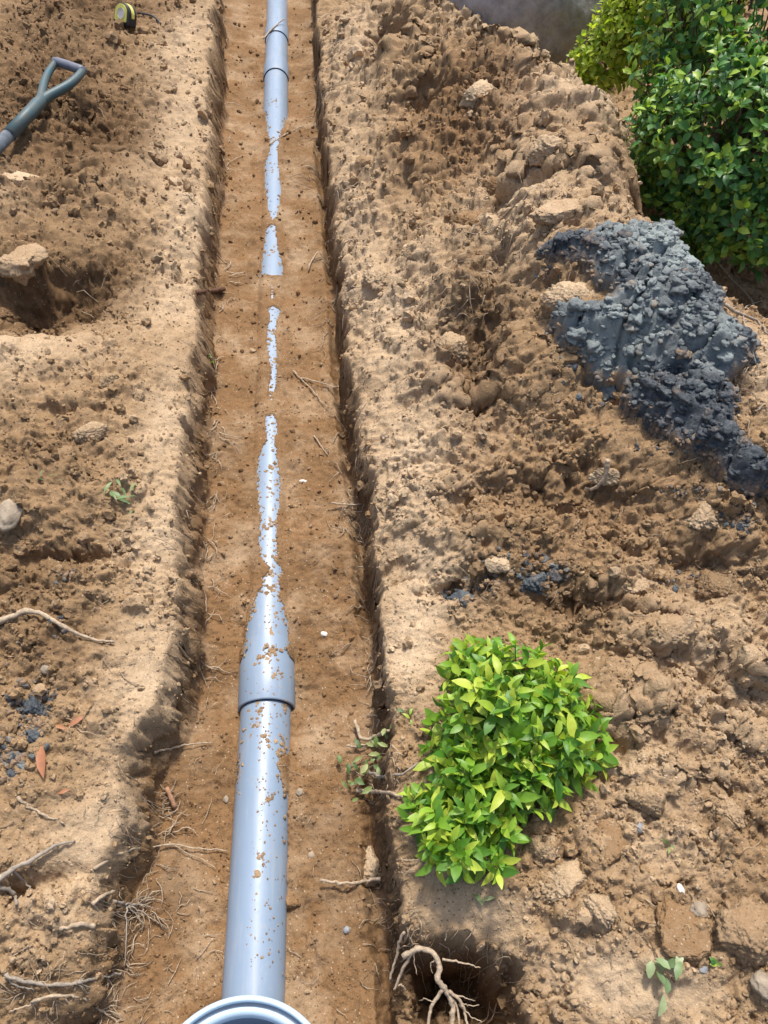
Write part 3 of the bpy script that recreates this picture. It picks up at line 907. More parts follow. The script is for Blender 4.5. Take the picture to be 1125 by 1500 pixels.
for a in [
    (28, 258, 74, 26, 'pale flat clod of earth at the edge below the shovel handle', (.75, 0, .1, .8), dict(flat=True)),
    (24, 368, 70, 62, 'large smooth tan clod above the dark hollow', (.45, 0, .4, .6), dict(flat=True)),
    (156, 552, 36, 30, 'greyish clod beside the smooth tan mound', (.35, .15, 0, .45), {}),
    (130, 626, 48, 34, 'rounded clod just below the smooth tan mound', (.45, .05, 0, .6), {}),
    (203, 574, 24, 20, 'small knobbly clod right of the greyish clod', (.45, .1, 0, .5), {}),
    (88, 660, 40, 30, 'brown clod on the slope above the wilted seedling', (.2, .2, .1, .4), {}),
    (160, 500, 26, 20, 'small clod on the rim of the dark hollow', (.4, .1, .2, .5), {}),
    (426, 1317, 24, 24, 'round brown clod touching the side of the near pipe', (.1, .15, 1, .5), dict(sink=.2)),
    (899, 1214, 66, 74, 'smooth flat brown slab of earth right of the bright shrub', (.1, .22, .6, .55), dict(flat=True, rough_=.12, hz=.014, sink=.4)),
    (1006, 1352, 74, 96, 'larger smooth brown slab of earth near the torn leafy sprig', (.1, .22, .6, .55), dict(flat=True, rough_=.12, hz=.016, sink=.6)),
    (1098, 1355, 84, 84, 'big rough clod at the edge beside the larger brown slab', (.25, .2, .3, .5), {}),
    (835, 1278, 76, 52, 'broad pale clod below the bright shrub', (.6, .05, 0, .65), {}),
    (880, 1322, 40, 40, 'tan clod tucked under the broad pale clod', (.55, .05, .1, .6), {}),
    (795, 1232, 50, 36, 'greyish clod in the shade of the bright shrub', (.4, .1, 0, .5), {}),
    (824, 299, 100, 40, 'orange tan slab of cut earth on top of the spoil heap', (.55, 0, .75, .8), dict(flat=True, rough_=.14)),
    (733, 815, 48, 30, 'pale wedge shaped clod above the dark crumbled patch', (.75, 0, 0, .8), dict(flat=True)),
    (838, 428, 80, 46, 'smooth tan lump tucked under the blue grey clay', (.75, 0, .3, .75), dict(rough_=.14)),
    (985, 915, 70, 50, 'smooth wide clod on the low slope below the clay', (.35, .15, 0, .5), {}),
    (1048, 850, 60, 40, 'dark crumbling clod under the tail of the clay', (.15, .45, 0, .4), {}),
    (720, 1020, 1, 1, None, None, None),
    (935, 850, 50, 34, 'round clod at the middle of the crumbly slope', (.5, .1, 0, .6), {}),
    (892, 690, 54, 30, 'tan clod hanging below the clay edge', (.6, 0, .3, .7), {}),
    (1035, 745, 60, 44, 'tan clod beneath the tail of the clay', (.6, .0, .2, .65), {}),
    (540, 1255, 50, 52, 'pale lumpy clod on the trench lip near the grey pebble', (.75, 0, 0, .7), {}),
    (560, 400, 50, 40, 'pale lump on the trench lip below the spoil heap', (.6, .05, 0, .6), {}),
    (690, 320, 56, 40, 'brown clod in the orange crumbs of the heap', (.15, .15, .8, .5), {}),
    (725, 270, 40, 30, 'orange brown clod on the dark crumbs of the heap', (.15, .2, .9, .5), {}),
    (660, 500, 60, 44, 'broad tan clod on the slope beside the dark hollow', (.5, .05, 0, .6), {}),
    (950, 1160, 56, 50, 'rough clod above the flat slab', (.4, .1, 0, .55), {}),
    (1070, 1180, 44, 40, 'loose clod on the slope above the big rough clod', (.4, .2, 0, .5), {}),
    (700, 130, 50, 40, 'dry pale clod high on the spoil heap', (.8, 0, 0, .7), {}),
    (800, 210, 60, 40, 'dry clod on the flank of the spoil heap near the bush', (.7, 0, .2, .6), {}),
    (720, 30, 60, 40, 'pale fibrous clod beside the boulder', (.8, 0, 0, .8), {}),
]:
    if a[4] is None: continue
    lump('soil_clod', a[0], a[1], a[2], a[3], a[4], 'clod', mix=a[5], **a[6])

for px, py, w, h, lab, m in [
    (14, 742, 36, 54, 'pale angular rock at the edge above the wilted seedling', M_STONE),
    (1097, 388, 56, 40, 'brown stone under the big dark bush', None),
    (627, 1264, 17, 17, 'round blue grey pebble beside the bright shrub', M_BLUE),
    (475, 927, 11, 8, 'white chip on the trench floor by the socket', M_WHITE),
    (444, 704, 12, 6, 'white chip on the trench floor far from the socket', M_WHITE),
    (439, 1158, 11, 11, 'small grey pebble on the floor beside the near pipe', M_STONE),
    (456, 1251, 11, 10, 'tan pebble on the floor just below the grey pebble', M_STONE),
    (331, 1168, 9, 11, 'pale pebble between trench wall and near pipe', M_STONE),
    (1118, 1435, 30, 36, 'pale stone at the edge below the big rough clod', M_STONE),
    (1030, 1418, 14, 12, 'small grey stone below the larger brown slab', M_BLUE),
    (936, 1208, 14, 16, 'small dark grey stone beside the flat slab', M_BLUE),
    (997, 1300, 10, 16, 'small yellowish pebble above the larger brown slab', M_WHITE),
    (1025, 1328, 26, 22, 'pale stone chip leaning on the larger brown slab', M_STONE),
    (83, 882, 16, 14, 'pale pebble above the thick root', M_STONE),
    (68, 975, 18, 18, 'pale pebble below the thick root', M_STONE),
    (508, 1360, 10, 10, 'grey pebble on the floor near the root hole', M_BLUE),
    (745, 1088, 8, 8, 'tiny white petal like chip among the shrub leaves', M_WHITE),
]:
    if 'petal' in lab: continue
    if m is None:
        lump('stone', px, py, w, h, lab, 'stone', mix=(.1, .1, .7, .4), rough_=.1)
    else:
        o = lump('stone' if w > 12 else 'pebble', px, py, w, h, lab, 'stone' if w > 12 else 'pebble', mat=m, mix=None, sink=.3, rough_=.12)

# ------------------------------------------------------------------ blue grey clay
CLAY = [(780, 384), (808, 356), (832, 342), (866, 349), (885, 339), (945, 337), (982, 352), (992, 378), (1015, 405), (1040, 436), (1058, 470), (1090, 512), (1102, 522), (1090, 548),
        (1062, 566), (1068, 600), (1075, 640), (1095, 668), (1130, 690), (1190, 720), (1190, 780), (1125, 733), (1100, 728), (1070, 712), (1030, 680), (985, 655), (945, 632), (910, 612), (905, 580), (880, 572),
        (862, 562), (845, 532), (812, 512), (798, 488), (808, 466), (850, 456), (888, 448), (893, 428), (868, 418), (850, 395), (830, 392), (806, 394)]
CW = np.array([on_ground(a, b)[:2] for a, b in CLAY])


def poly_sd(x, y, P):
    n = len(P); d = np.full(x.shape, 1e9); ins_ = np.zeros(x.shape, bool)
    for i in range(n):
        a = P[i]; b = P[(i + 1) % n]
        ex_, ey_ = b - a
        u = np.clip(((x - a[0]) * ex_ + (y - a[1]) * ey_) / (ex_ ** 2 + ey_ ** 2 + 1e-12), 0, 1)
        d = np.minimum(d, np.hypot(x - a[0] - u * ex_, y - a[1] - u * ey_))
        c = (a[1] > y) != (b[1] > y)
        xi = a[0] + (y - a[1]) / (b[1] - a[1] + 1e-12) * ex_
        ins_ ^= c & (x < xi)
    return np.where(ins_, d, -d)


g = 0.0042
gx, gy = np.meshgrid(np.arange(CW[:, 0].min() - .06, CW[:, 0].max() + .06, g), np.arange(CW[:, 1].min() - .06, CW[:, 1].max() + .06, g))
sd = poly_sd(gx, gy, CW) + 0.016 * fbm(gx * 16, gy * 16, 501, 3)
Zs = lookup(gx, gy, bank + macro * .8)
k1, kt1 = clods(gx, gy, 0.11, 510, .75, .6); k2, kt2 = clods(gx, gy, 0.045, 520, .8, .8); k3, kt3 = clods(gx, gy, 0.02, 530, .8, .9)
k0, kt0 = clods(gx, gy, 0.24, 505, .8, .55)
pp1, _q = clods(gx, gy, 0.04, 560, .5, .9); pp2, _q = clods(gx, gy, 0.02, 565, .5, .9)
th = 0.035 * np.sqrt(np.clip(sd, 0, .06) / .06) + (0.30 * k0 + 0.45 * k1 + .5 * k2 + .6 * k3 - .5 * pp1 - .6 * pp2 - .03 * sstep(.08, 0, np.abs(perlin(gx * 8, gy * 8, 570)))) * sstep(0, .03, sd) + 0.02 * np.abs(perlin(gx * 9, gy * 9, 540)) + .006 * fbm(gx * 60, gy * 60, 541, 3)
zc = np.where(sd > 0, Zs + 0.012 + th, Zs - 0.05 + 2.0 * np.clip(sd, -.02, 0))
idx = np.arange(gx.size).reshape(gx.shape)
sdc = np.minimum(np.minimum(sd[:-1, :-1], sd[1:, :-1]), np.minimum(sd[:-1, 1:], sd[1:, 1:]))
F = np.stack([idx[:-1, :-1], idx[:-1, 1:], idx[1:, 1:], idx[1:, :-1]], -1)[sdc > -0.014]
used, inv = np.unique(F, return_inverse=True)
me = mesh_np('clay_heap', np.stack([gx.ravel(), gy.ravel(), zc.ravel()], -1)[used], inv.reshape(-1, 4), True, M_CLAY)
pale = np.zeros_like(gx)
for px, py, r, v in ((930, 350, .12, 1.0), (985, 385, .07, .9), (870, 480, .12, .75), (1000, 470, .14, .45), (900, 545, .07, .6), (1060, 510, .1, .5), (1000, 400, .08, .5), (1030, 560, .1, .2)):
    q = on_ground(px, py)
    pale += v * np.exp(-((gx - q[0]) ** 2 + (gy - q[1]) ** 2) / r ** 2)
bro = 0.42 * kt2 + .25 * (kt3 > .8) + .45 * sstep(.03, 0, sd)
set_col(me, 'clay_mix', np.stack([pale * .8 + .25 * (kt2 - .5), bro, kt3, np.ones_like(gx)], -1).reshape(-1, 4)[used])
tag(link('clay_heap', me), 'heap of blue grey clay slumped over the top of the brown spoil', 'clay')

# crumbs and knobs of the clay heap
sel = np.argwhere(sd > 0.0)
sel = sel[rng.integers(0, len(sel), 2100)]
cv, cf, ca, cn = [], [], [], 0
BV, BF = S2
PM = np.stack([pale * .8, bro, kt3, np.ones_like(gx)], -1)
for q_, (a, b_) in enumerate(sel):
    big = q_ < 420
    r = (.007 + .014 * rng.random() ** 2) if big else (.003 + .007 * rng.random() ** 2)
    r = min(r, .006 + sd[a, b_] * .5)
    V0, F0 = (S2 if big else S1)
    W = V0 * (1 + .30 * noise3_(V0 + rng.normal(0, 4, 3), 1.6) + .20 * noise3_(V0 + rng.normal(0, 4, 3), 4.2))[:, None] * np.array([1, rng.uniform(.55, 1), rng.uniform(.45, .9)])
    W = W @ rot_rand(1)[0].T * r * np.array([1.25, 1.25, .7]) + np.array([gx[a, b_], gy[a, b_], zc[a, b_] - r * .30])
    cv.append(W); cf.append(F0 + cn); cn += len(V0)
    A_ = PM[a, b_].copy(); A_[0] += rng.normal(0, .25); A_[1] += rng.normal(0, .15)
    ca.append(np.tile(np.clip(A_, 0, 1), (len(V0), 1)))
me = mesh_np('clay_crumbs', np.vstack(cv), np.vstack(cf), True, M_CLAY)
set_col(me, 'clay_mix', np.vstack(ca))
tag(link('clay_crumbs', me), 'crumbly knobs of blue grey clay covering the clay heap', 'clay', None, 'stuff')
# smears of grey clay crumbs mixed into the brown soil
cv, cf, ca, cn = [], [], [], 0
for px, py, rx_, ry_, n in ((785, 838, 50, 34, 260), (675, 872, 26, 12, 60), (45, 1040, 36, 40, 240), (20, 1105, 26, 36, 160), (1085, 760, 34, 26, 120), (840, 520, 30, 30, 50), (1000, 720, 60, 12, 60), (870, 590, 46, 16, 60), (960, 660, 60, 14, 60), (800, 400, 20, 24, 40), (830, 470, 24, 34, 50), (1080, 560, 18, 60, 50), (1030, 410, 14, 40, 36), (95, 840, 14, 12, 20), (715, 855, 26, 20, 50), (90, 918, 20, 14, 24), (1010, 850, 40, 16, 30)):
    for _ in range(n):
        p = on_ground(px + rng.normal(0, rx_ * .5), py + rng.normal(0, ry_ * .5))
        r = .002 + .008 * rng.random() ** 3
        V0, F0 = ICO_V, ICO_F
        W = (V0 * (1 + .22 * rng.normal(size=len(V0)).clip(-1, 1))[:, None] * np.array([1, .8, .7])) @ rot_rand(1)[0].T * r + p + np.array([0, 0, r * .2])
        cv.append(W); cf.append(F0 + cn); cn += len(V0)
        ca.append(np.tile(np.clip([rng.uniform(0, .6), rng.uniform(.35, 1.0), 0, 1], 0, 1), (len(V0), 1)))
me = mesh_np('clay_crumbs', np.vstack(cv), np.vstack(cf), False, M_CLAY)
set_col(me, 'clay_mix', np.vstack(ca))
tag(link('clay_crumbs', me), 'grey clay crumbs trodden into the brown soil in patches', 'clay', None, 'stuff')

for px, py, w, h, lab, mx in [
    (780, 842, 46, 34, 'dark grey clay lump in the crumbled dark patch', (.25, .35, 0, 1)),
    (815, 830, 34, 26, 'brown streaked clay lump right of the dark grey lump', (.1, .55, 0, 1)),
    (680, 872, 34, 26, 'bluish clay lump beside the trench above the bright shrub', (.35, .15, 0, 1)),
    (650, 866, 20, 16, 'small bluish clay lump nearest the trench lip', (.3, .2, 0, 1)),
    (45, 1030, 56, 46, 'dark grey clay lump at the edge below the thick root', (.3, .25, 0, 1)),
    (52, 1070, 50, 44, 'crumbly grey clay lump above the orange dry leaf', (.25, .35, 0, 1)),
    (16, 1100, 40, 36, 'dark clay lump at the edge beside the orange dry leaf', (.1, .3, 0, 1)),
    (15, 1130, 30, 26, 'lowest dark clay lump at the edge near the grey root', (.1, .35, 0, 1)),
    (882, 470, 36, 26, 'pale grey clay lump on the near flank of the clay heap', (.8, .1, 0, 1)),
    (893, 548, 56, 50, 'rounded pale clay lump overhanging the near edge of the heap', (.6, .15, 0, 1)),
    (835, 530, 22, 18, 'small dark clay lump fallen below the heap', (.1, .2, 0, 1)),
    (1099, 516, 30, 26, 'grey clay lump rolled off the far side of the heap', (.5, .2, 0, 1)),
    (1085, 762, 40, 34, 'pale crumbling clay lump under the tail of the heap', (.35, .45, 0, 1)),
    (960, 362, 44, 26, 'pale greenish clay lump on the crown of the heap', (.75, .1, 0, 1)),
]:
    lump('clay_lump', px, py, w, h, lab, 'clay', mat=M_CLAY, mix=mx, attr='clay_mix', rough_=.26, sink=.85 if py < 600 and 840 < px < 1060 else .75,
         hz=None)

# ------------------------------------------------------------------ the drain pipe
root = empty('drain_pipe', (0, 1.5, 0), 'long grey plastic drain pipe half buried along the trench floor', 'pipe')
O = np.array([0, 1.5, 0.0])


def pipe_part(name, prof, o, ax, mat, label=None):
    b = MB(); b.lathe(prof, o, ax, 64)
    ob = b.build(name, mat, root, origin=O)
    if label: ob['label'] = label
    return ob


na = np.array([NEAR_A[0], NEAR_A[1] + 0.11, 0.0]); nb = np.array([0.0, SOCK_Y + .05, 0.0])
LN = np.linalg.norm(nb - na)
pipe_part('pipe_length', [(0, R_PIPE), (LN, R_PIPE)], na, nb - na, M_PIPE, 'bare near length of pipe with a bright streak of light')
pipe_part('pipe_socket', [(.03, R_SOCK - .007), (0, R_SOCK - .006), (-.002, R_SOCK - .002), (.002, R_SOCK), (SOCK_Y2 - SOCK_Y - .01, R_SOCK), (SOCK_Y2 - SOCK_Y + .02, R_SOCK - .005), (SOCK_Y2 - SOCK_Y + .05, R_PIPE + .0006)], (0, SOCK_Y, 0), (0, 1, 0), M_PIPE)
pipe_part('seal_ring', [(.0005, R_PIPE + .0002), (.0005, R_SOCK - .0045), (.012, R_SOCK - .0055), (.012, R_PIPE)], (0, SOCK_Y - .0025, 0), (0, 1, 0), M_SEAL)
pipe_part('pipe_length', [(0, R_PIPE), (CPL1_Y - SOCK_Y2 + .05, R_PIPE)], (0, SOCK_Y2 + .03, 0), (0, 1, 0), M_PIPE, 'middle length of pipe mostly covered by soil')
for cy in (CPL1_Y, CPL2_Y):
    pipe_part('pipe_socket', [(.03, R_PIPE), (0, R_PIPE + .001), (-.001, R_PIPE + .004), (.003, R_PIPE + .005), (.13, R_PIPE + .005), (.16, R_PIPE + .001), (.19, R_PIPE)], (0, cy, 0), (0, 1, 0), M_PIPE)
    pipe_part('seal_ring', [(-.003, R_PIPE + .0002), (-.003, R_PIPE + .0032), (.004, R_PIPE + .0032)], (0, cy - .001, 0), (0, 1, 0), M_SEAL)
pipe_part('pipe_length', [(0, R_PIPE), (CPL2_Y - CPL1_Y, R_PIPE)], (0, CPL1_Y + .03, 0), (0, 1, 0), M_PIPE, 'short length of pipe between the two far sockets')
pipe_part('pipe_length', [(0, R_PIPE), (1.3, R_PIPE), (1.3, .01)], (0, CPL2_Y + .1, 0), (0, 1, 0), M_PIPE, 'far length of pipe leaving at the top of the trench')

# dirt lying on the pipe
dv = []; df = []; da = []; nn = 0


def dirt(y, ang, s, hgt=.24):
    global nn
    r = float(pipe_r(np.array(y)))
    n = np.array([math.sin(ang), 0, math.cos(ang)]); tg = np.array([math.cos(ang), 0, -math.sin(ang)])
    c = np.array([float(pipe_x(y)), y, 0]) + n * r
    V, F = S1 if s > .0052 else (ICO_V, ICO_F)
    j = 1 + .25 * rng.normal(size=len(V))
    W = V * j[:, None]
    a = rng.uniform(.6, 1.3); th_ = rng.uniform(0, 3.14)
    lx_ = W[:, 0] * math.cos(th_) * a - W[:, 1] * math.sin(th_); ly_ = W[:, 0] * math.sin(th_) * a + W[:, 1] * math.cos(th_)
    Q = c + s * (lx_[:, None] * tg + ly_[:, None] * np.array([0, 1, 0]) + hgt * W[:, 2][:, None] * n)
    dv.append(Q); df.append(F + nn); nn += len(V)
    da.append(np.tile([rng.uniform(.1, .6), rng.uniform(.1, .5), .4, rng.uniform(.1, .8)], (len(V), 1)))


for _ in range(650):
    y = rng.uniform(.2, SOCK_Y) if rng.random() < .35 else rng.uniform(SOCK_Y - .1, at(395, 600, .05)[1]) if rng.random() < .6 else rng.uniform(1.6, CPL2_Y + .4)
    dirt(y, rng.normal(0.0, .6), rng.uniform(.0008, .0026))
for px, py, n, sp in [(380, 975, 14, .012), (402, 950, 12, .012), (376, 1043, 22, .010), (420, 1027, 14, .008), (412, 1085, 16, .010), (410, 1098, 12, .009), (376, 1283, 5, .004), (382, 1258, 8, .006),
                      (400, 865, 16, .010), (399, 840, 14, .009), (395, 965, 14, .014), (405, 990, 10, .010), (372, 1068, 10, .012), (392, 1085, 10, .010), (405, 900, 14, .012), (395, 925, 10, .012), (399, 1165, 6, .006), (395, 720, 12, .014), (397, 690, 10, .012), (394, 770, 10, .012), (397, 640, 10, .01), (397, 250, 10, .02), (400, 150, 14, .02), (398, 205, 10, .015), (398, 370, 12, .016), (397, 490, 10, .014),(399,530,10,.012)]:
    q = at(px, py, .05)
    for _ in range(n):
        yy = q[1] + rng.normal(0, sp)
        x = np.clip(q[0] - float(pipe_x(yy)) + rng.normal(0, sp * .7), -.045, .045)
        dirt(yy, math.asin(x / .056), rng.uniform(.0018, .0055))
for _ in range(900):
    y = rng.uniform(.35, 4.4) if rng.random() < .7 else rng.uniform(.35, 1.4)
    e_ = np.interp(y, ex_y, ex_l) if rng.random() < .5 else np.interp(y, ex_y, ex_r)
    x = e_ - float(pipe_x(y)) + rng.normal(0, .006)
    if abs(x) < .05 and SOCK_Y2 < y or (abs(x) < .05 and y < SOCK_Y):
        dirt(y, math.asin(np.clip(x / .056, -.95, .95)), rng.uniform(.0015, .0055), .6)
me = mesh_np('pipe_dirt', np.vstack(dv), np.vstack(df), False, M_SOIL)
set_col(me, 'soil_mix', np.vstack(da))
tag(link('pipe_dirt', me), 'crumbs of dirt scattered on top of the grey pipe', 'soil', None, 'stuff')

# ------------------------------------------------------------------ inspection chamber at the near end
def RS(p):
    return [(a_, r_ * 1.081) for a_, r_ in p]


ch = empty('inspection_chamber', (X_CH, Y_CH, 0), 'round open grey blue chamber collar where the near pipe ends', 'chamber')
b = MB(); b.lathe(RS([(-.17, .001), (-.17, .134), (.06, .134), (.075, .143)]), (X_CH, Y_CH, 0), (0, 0, 1), 72); b.build('chamber_body', M_PIPE, ch, origin=(X_CH, Y_CH, 0))
b = MB(); b.lathe(RS([(.074, .138), (.076, .146), (.094, .148), (.099, .1455), (.1, .142), (.098, .1395), (.088, .1385)]), (X_CH, Y_CH, 0), (0, 0, 1), 96); b.build('outer_rim', M_RIM, ch, origin=(X_CH, Y_CH, 0))
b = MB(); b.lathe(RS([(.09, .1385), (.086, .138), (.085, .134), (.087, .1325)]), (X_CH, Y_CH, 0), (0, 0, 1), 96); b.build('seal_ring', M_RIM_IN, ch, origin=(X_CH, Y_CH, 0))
b = MB(); b.lathe(RS([(.084, .1330), (.092, .1325), (.094, .130), (.093, .126), (.088, .1215), (.075, .1195)]), (X_CH, Y_CH, 0), (0, 0, 1), 96); b.build('inner_rim', M_RIM, ch, origin=(X_CH, Y_CH, 0))
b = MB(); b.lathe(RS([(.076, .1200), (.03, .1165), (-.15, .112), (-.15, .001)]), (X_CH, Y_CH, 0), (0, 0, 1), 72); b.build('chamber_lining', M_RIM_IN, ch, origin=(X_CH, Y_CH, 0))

# ------------------------------------------------------------------ boulder
bc = at(766, -8, .38)
bV, bF = subdiv(*S4)
bW = bV * (1 + .05 * noise3(bV, 1.3, 77) + .02 * noise3(bV, 4, 78) + .010 * noise3(bV, 11, 79) - .016 * np.clip(noise3(bV, 16, 80), 0.2, 1))[:, None] * np.array([.45, .42, .43])
me = mesh_np('boulder', bW, bF, True, M_ROCK)
o = link('boulder', me); o.location = tuple(bc); o.rotation_euler = (0, 0, .2)
tag(o, 'large smooth dark grey boulder behind the spoil heap', 'boulder')


# ------------------------------------------------------------------ leaves and shrubs
def leaf_mesh(name, kind, L, W, mat, bend=.2, fold=.25, n=4):
    V = []
    for i in range(n):
        u = i / (n - 1)
        if kind == 'lance':
            w = max(0, math.sin(math.pi * min(1, .03 + u * .97))) ** .75 * (1.05 - .12 * u)
        else:
            w = math.sin(math.pi * min(1, u ** 1.25 * .97 + .02)) ** .62
        w = max(w, .04) * W / 2
        if i == n - 1: w = W * .03
        zc_ = -bend * L * (u * u) + .06 * L * math.sin(u * 3)
        for sgn in (-1, 0, 1):
            V.append((u * L, sgn * w, zc_ + abs(sgn) * fold * w))
    F = []
    for i in range(n - 1):
        for j in range(2):
            F.append((i * 3 + j, i * 3 + j + 1, i * 3 + 4 + j, i * 3 + 3 + j))
    return np.array(V, float), np.array(F)


def leaf_me(name, data, mat):
    return mesh_np(name, data[0], data[1], True, mat)


def basis(dirv, upv):
    x = dirv / np.linalg.norm(dirv)
    z = upv - x * (upv @ x); z /= np.linalg.norm(z) + 1e-9
    y = np.cross(z, x)
    return np.stack([x, y, z], 1)


def build_shrub(name, base, tips, label, mat, leaf_kind, Lr, Wr, nl, spread, mats_leaf_parts=300, stems=None, twig_len=.06, stem_r=.004, core=None, up=.55, twig_in=.45):
    """tips: (point, outward normal). Each tip is a twig end with a rosette of leaves"""
    root = empty(name, tuple(base), label, 'shrub')
    base = np.asarray(base, float)
    variants = [leaf_mesh('leaf', leaf_kind, 1.0, wr, mat, bd, fo, 5 if leaf_kind == 'lance' else 4) for wr, bd, fo in ((Wr, .15, .25), (Wr * .85, .32, .35), (Wr * 1.12, .05, .15), (Wr, .45, .3))]
    vme = [leaf_me('leaf', v, mat) for v in variants]
    tw = MB()
    leaves = []
    for p, nrm in tips:
        nrm = nrm / np.linalg.norm(nrm)
        n_ = int(rng.integers(nl[0], nl[1] + 1))
        a0 = rng.uniform(0, 6.28)
        ax = nrm * .7 + np.array([0, 0, up]) + rng.normal(0, .22, 3)
        ax /= np.linalg.norm(ax)
        e1 = np.cross(ax, [.3, .5, .1]); e1 /= np.linalg.norm(e1); e2 = np.cross(ax, e1)
        tl = twig_len * rng.uniform(.6, 1.2)
        st = p - ax * tl
        mid = st + (base + np.array([0, 0, .03]) - st) * twig_in + rng.normal(0, .008, 3)
        tw.tube([mid, st, p], [stem_r * .55, stem_r * .4, stem_r * .2], 4, False)
        for k in range(n_):
            a = a0 + k * 2.399
            q = k / max(1, n_ - 1)
            el = spread[0] + (spread[1] - spread[0]) * q + rng.normal(0, .15)
            d = math.cos(el) * (math.cos(a) * e1 + math.sin(a) * e2) + math.sin(el) * ax
            L = rng.uniform(*Lr) * (1 - .25 * q * (el > .8))
            leaves.append((p - ax * tl * .75 * (1 - q), d, ax + rng.normal(0, .2, 3), L, int(rng.integers(0, 4))))
    score = np.array([(l[0] + l[1] * l[3] * .5 - CAM) @ FW + rng.normal(0, .02) for l in leaves])
    # the leaves lying outermost towards the viewer are separate parts
    ctr = np.mean([l[0] for l in leaves], 0)
    outw = np.array([(l[0] - ctr) @ (CAM - ctr) / np.linalg.norm(CAM - ctr) + .5 * l[0][2] for l in leaves])
    inframe = np.array([1.0 if (-10 < proj(l[0])[0] < 1135 and -10 < proj(l[0])[1] < 1510) else 0.0 for l in leaves])
    order = np.argsort(-(outw + 10 * inframe))
    part = set(order[:mats_leaf_parts].tolist())
    JV, JF, jn = [], [], 0
    for i, (p, d, u, L, vi) in enumerate(leaves):
        B = basis(d, u)
        if i in part:
            o = bpy.data.objects.new('leaf', vme[vi]); COL.objects.link(o); o.parent = root
            M = Matrix(((B[0, 0] * L, B[0, 1] * L, B[0, 2] * L, p[0] - base[0]), (B[1, 0] * L, B[1, 1] * L, B[1, 2] * L, p[1] - base[1]), (B[2, 0] * L, B[2, 1] * L, B[2, 2] * L, p[2] - base[2]), (0, 0, 0, 1)))
            o.matrix_local = M
        else:
            V, F = variants[vi]
            JV.append((V * L) @ B.T + p - base); JF.append(F + jn); jn += len(V)
    if JV:
        me = mesh_np('foliage', np.vstack(JV), np.vstack(JF), True, mat)
        f = link('foliage', me, root); f['kind'] = 'stuff'
    if stems is not None:
        for P, R in stems: tw.tube(P, R, 6, True)
    tw.build('twigs', M_TWIG, root, origin=base)['kind'] = 'stuff'
    return root


def dome_tips(ells, n, shell=(.72, 1.0), lo=-.25, seed=0):
    out = []
    vol = np.array([e[1][0] * e[1][1] + e[1][0] * e[1][2] for e in ells]); vol /= vol.sum()
    while len(out) < n:
        k = rng.choice(len(ells), p=vol)
        c, r = np.array(ells[k][0], float), np.array(ells[k][1], float)
        v = rng.normal(size=3); v /= np.linalg.norm(v)
        if v[2] < lo: continue
        s = rng.uniform(*shell) if rng.random() < .75 else rng.uniform(.4, shell[0])
        pp_ = c + v * r
        s *= 1 + .16 * float(perlin(np.array(pp_[0] * 9 + pp_[2] * 7), np.array(pp_[1] * 9 - pp_[2] * 6), 808))
        p = c + v * r * s
        nn_ = v / r; out.append((p, nn_ / np.linalg.norm(nn_)))
    return out


# the bright little shrub on the lip of the trench
sb = on_ground(750, 1150)
c1_ = at(758, 1052, .28); c2_ = at(690, 1225, .25); c3_ = at(702, 985, .27); c4_ = at(830, 1070, .26); c5_ = at(740, 1150, .27)
tips = dome_tips([(c1_, (.145, .130, .125)), (at(668, 1110, .25), (.055, .09, .06)), (at(640, 1190, .24), (.05, .06, .05)), (c2_, (.085, .07, .06)), (c3_, (.07, .07, .06)), (c4_, (.075, .10, .06)), (c5_, (.10, .08, .08)), (at(650, 1235, .24), (.045, .05, .04))], 380, (.8, 1.0), -.2)
build_shrub('shrub', (sb[0], sb[1], sb[2] - .01), tips, 'small bright green leafy shrub on the lip of the trench', M_LEAF, 'lance', (.025, .045), .41, (5, 8), (-.1, 1.0), 300)

# the dark bush behind the spoil heap
e1_, e2_, e3_, e4_, e5_ = at(1122, 50, .6), at(1076, 205, .48), at(1095, 300, .35), at(1020, 305, .33), at(1260, 150, .5)
bb = np.array([e2_[0], e2_[1] + .05, .2])
ells = [(e1_, (.40, .36, .42)), (e2_, (.33, .28, .26)), (e3_, (.25, .2, .18)), (e4_, (.13, .12, .12)), (e5_, (.42, .42, .42)), (at(1150, -30, .68), (.40, .36, .36))]
hole = at(988, 222, .45)


def keep(p, n):
    if (CAM - p) @ n / np.linalg.norm(CAM - p) < -.45: return False
    if np.linalg.norm(p - hole) < .085: return False
    if float(perlin(np.array(p[0] * 7 + p[2] * 5), np.array(p[1] * 7 - p[2] * 6), 911)) < -.30 and p[1] < 3.2: return False
    return sum(1 for c, r in ells if (((p - c) / np.array(r)) ** 2).sum() < .28) == 0


tips = [q for q in dome_tips(ells, 6000, (.82, 1.03), -.75) if keep(*q)]
stems = []
for k in range(9):
    a = k * .7
    e = bb + np.array([math.cos(a) * .2, math.sin(a) * .2, .35 + .1 * math.sin(k * 3)])
    stems.append(([bb - np.array([0, 0, .03]) + np.array([math.cos(a), math.sin(a), 0]) * .03, bb * .5 + e * .5 + np.array([0, 0, .05]), e], [.022, .016, .008]))
build_shrub('bush', bb, tips, 'big dense dark green bush behind the clay and the spoil heap', M_BUSH, 'obov', (.026, .043), .55, (5, 7), (-.2, 1.0), 300, stems, .06, .005, twig_in=.10)

